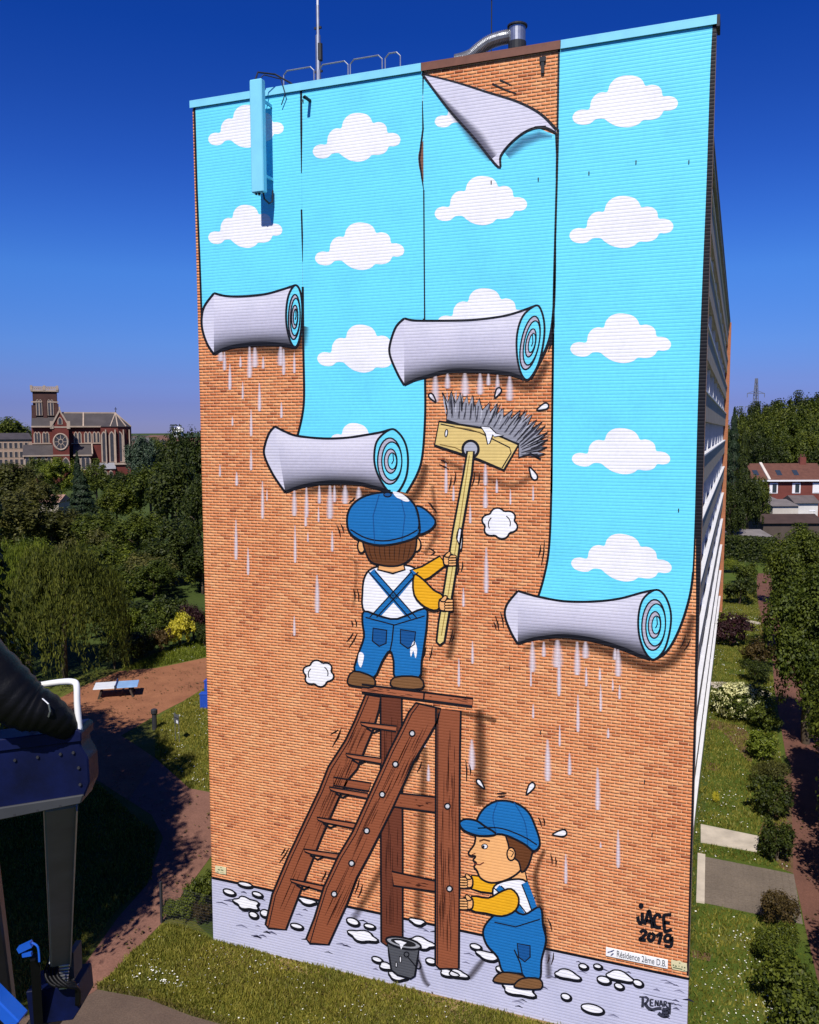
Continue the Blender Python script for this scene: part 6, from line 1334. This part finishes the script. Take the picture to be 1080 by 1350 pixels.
# wire fence from the wall corner to its post
c0 = gnd(213.5, 1217); c1 = Vector((-.06, .3, 0)); fe = empty('wire_fence', c0, 0, 'short wire mesh fence between a dark post and the corner of the wall', 'fence')
MB().box(-.04, .04, -.04, .04, 0, 1.55).build('post', dark_m, fe)
d_ = c1 - c0; m_ = MB(); L = d_.length; d_.normalize()
for k in range(14): m_.tube([(0, 0, .06 + k * .105), tuple(d_ * L + Vector((0, 0, .06 + k * .105)))], .004, 3, caps=False)
for k in range(1, 46): q = d_ * (L * k / 46); m_.tube([(q.x, q.y, .05), (q.x, q.y, 1.44)], .003, 3, caps=False)
m_.build('wire_panel', dark_m, fe)
# weeds along the fence
for px, yb, yt, w, tone, lab in [(262, 1210, 1158, 44, 'mid', 'green weeds growing at the left corner of the wall'), (240, 1216, 1188, 40, 'bright', 'low weeds along the wire fence'), (223, 1218, 1194, 20, 'bright', 'small weeds at the foot of the fence post'), (266, 1224, 1196, 26, 'rust', 'dry brown weeds at the foot of the wall corner')]:
    gshrub(px, yb, yt, w, tone, lab, 'weeds', 'weed_clump')

# ------------------------------------------------------------------ articulated boom lift in the left foreground
lift_shaded_blue = mat('lift_shaded_blue', (.0012, .0036, .030), .5, .5, 2.5, .002, 0, .2); lift_grey = mat('lift_grey', (.035, .037, .041), .5, .12, 2); rubber = mat('black_rubber', (.0028, .0028, .0035), .5, .2, 4, .004, 0, .2)  # blue kept near black: the lift's shade is put into its colour
rail_white = mat('rail_white', (.78, .78, .77), .35, .08, 4); bright_blue = mat('bright_blue', (.010, .085, .46), .3, .08, 3, 0, 0, .5)
ND = 7.0                                                  # metres from the camera to the basket
base = at_ground(-60, 17.0)
lift = empty('boom_lift', base, rzc, 'blue articulated boom lift with a white handrail in the left foreground', 'boom lift')
inv = Matrix.Translation(base) @ Matrix.Rotation(rzc, 4, 'Z'); inv.invert()
L_ = lambda px, py, d: inv @ at(px, py, d)
def hull(pts_front, d0, d1):
    """plate of real thickness: outline at depth d0, back at depth d1 (same size in metres)"""
    c = at(60, 1000, d0); off = (at(60, 1000, d1) - c); off = Vector((FWD.x, FWD.y, 0)).normalized() * (d1 - d0)
    F_ = [at(p[0], p[1], d0) for p in pts_front]; n = len(F_)
    return MB().add([inv @ p for p in F_] + [inv @ (p + off) for p in F_], [tuple(range(n)), tuple(range(2 * n - 1, n - 1, -1))] + [(i, (i + 1) % n, n + (i + 1) % n, n + i) for i in range(n)])
hull([(-120, 995), (104, 966), (107, 985), (116, 1000), (118, 1034), (110, 1052), (-120, 1094)], ND, ND + .22).build('basket', lift_shaded_blue, lift, bevel=.012)
hull([(-120, 990), (102, 962), (107, 966), (107, 978), (-120, 1006)], ND - .03, ND + .25).build('basket_top_rail', lift_shaded_blue, lift, bevel=.008)
hull([(-120, 1084), (110, 1048), (106, 1060), (-120, 1106)], ND - .02, ND + .24).build('basket_floor', lift_grey, lift, bevel=.008)
hr = MB().tube(cr([L_(42, 912, ND + .25), L_(47, 905, ND + .25), L_(60, 902, ND + .2), L_(82, 899, ND + .1), L_(96, 899, ND + .05), L_(101, 904, ND + .03), L_(102, 930, ND + .02), L_(105, 964, ND + .02)], n=5), .026, 8)
hr.tube(cr([L_(42, 912, ND + .25), L_(40, 935, ND + .25), L_(43, 966, ND + .25)], n=5), .026, 8); hr.build('handrail', rail_white, lift, smooth=True)
# covered hose bundle that runs over the basket
hz_ = MB(); path = cr([L_(-60, 852, ND - .25), L_(0, 905, ND - .2), L_(34, 930, ND - .15), L_(60, 940, ND - .1), L_(84, 956, ND), L_(92, 968, ND + .1)], n=9); nn_ = len(path)
hz_.tube(path, [(.27 - .20 * (i / nn_) ** 1.1) * (1 + .03 * math.sin(i * 1.9)) for i in range(nn_)], 16); ho = hz_.build('hose_cover', rubber, lift, smooth=True)
cl = MB().tube([L_(56, 921, ND - .26), L_(64, 928, ND - .27), L_(66, 938, ND - .26), L_(64, 945, ND - .24)], .007, 6).build('clip_ring', galv, ho)
bolts = MB()
for px, py in [(20, 1002), (50, 998), (80, 994), (97, 992), (20, 1074), (50, 1068), (80, 1062), (104, 1012), (106, 1034)]:
    q = L_(px, py, ND - .01); bolts.tube([q, q + Vector((0, -.012, 0))], .012, 6)
bolts.build('bolt', dark_m, lift)
# jib from the basket down to the knuckle
ja, jb = L_(80, 1050, ND + .4), L_(80, 1262, 12.2)
MB().bar(ja, jb, .27, .22).build('jib', mat('jib_grey', (.085, .092, .105), .5, .2, 2), lift, bevel=.015)
jr = MB()
for s in (-1, 1):
    jr.bar(ja + Vector((s * .14, -.02, 0)), jb + Vector((s * .14, -.02, 0)), .012, .24)
jr.build('jib_edge', galv, lift)
KD = 12.4
hull([(34, 1308), (104, 1297), (107, 1328), (96, 1345), (40, 1352)], KD, KD + .5).build('knuckle_guard', lift_shaded_blue, lift, bevel=.01)
hull([(60, 1296), (66, 1262), (72, 1262), (74, 1298)], KD - .1, KD + .2).build('knuckle_plate', dark_m, lift); hull([(88, 1296), (90, 1256), (97, 1256), (98, 1292)], KD - .1, KD + .2).build('knuckle_plate', dark_m, lift)
MB().tube([L_(70, 1258, KD - .15), L_(69, 1270, KD - .15)], .05, 8).build('lamp', rail_white, lift)
pm = MB()
for k in range(9): y = 1270 + k * 4.2; pm.bar(L_(78, y, KD - .2), L_(92 - k * .4, y - 1.5, KD - .2), .018, .02)
pm.build('hydraulic_valve', galv, lift)
hs = MB()
for k in range(4): hs.tube(cr([L_(66 + 4 * k, 1262, KD - .1), L_(60 + 5 * k, 1285, KD - .25), L_(72 + 6 * k, 1300, KD - .3), L_(98 + 2 * k, 1296 + 3 * k, KD - .2), L_(101 + k, 1325, KD - .05)], n=5), .022, 6)
hs.build('hose', rubber, lift, smooth=True)
# heavy lower boom at the left edge and its blue strut
ba, bb = L_(-48, 1090, 10.2), L_(4, 1420, 14.5)
MB().bar(ba, bb, .62, .5).build('lower_boom', lift_grey, lift, bevel=.03)
rb = MB()
for s in (-.2, -.07, .06, .19): rb.bar(ba + Vector((s, -.29, 0)), bb + Vector((s, -.29, 0)), .03, .05)
rb.build('boom_rib', lift_grey, lift)
MB().bar(L_(-60, 1260, 9.6), L_(26, 1346, 9.6), .20, .16).build('strut', bright_blue, lift, bevel=.015)
MB().bar(L_(25, 1252, 11.6), L_(42, 1244, 11.6), .09, .07).tube(cr([L_(42, 1243, 11.6), L_(50, 1249, 11.6), L_(52, 1268, 11.6)], n=4), .014, 6).bar(L_(30, 1259, 11.6), L_(42, 1257, 11.6), .05, .05).build('control_box', bright_blue, lift)
MB().bar(L_(46, 1262, 12.0), L_(54, 1400, 12.6), .12, .12).build('hydraulic_ram', rubber, lift)
# chassis below the picture, carrying the booms
MB().box(-1.1, 1.1, -1.6, 1.6, .55, 1.2).build('chassis', lift_shaded_blue, lift, bevel=.05); MB().box(-.9, .9, -1.2, 1.2, 1.2, 2.2).build('turret', lift_shaded_blue, lift, bevel=.08)
bt = Vector((0, 0, 2.1)); MB().bar(bt, bb, .55, .5).build('base_boom', lift_grey, lift, bevel=.03); MB().bar(bb, L_(72, 1330, KD + .25), .3, .3).build('boom_link', lift_grey, lift)
for sx in (-1, 1):
    for sy in (-1, 1):
        w_ = MB().tube([(sx * 1.05, sy * 1.1, .5), (sx * 1.40, sy * 1.1, .5)], .5, 20).build('wheel', rubber, lift); MB().tube([(sx * 1.401, sy * 1.1, .5), (sx * 1.43, sy * 1.1, .5)], .25, 12).build('rim', galv, w_)
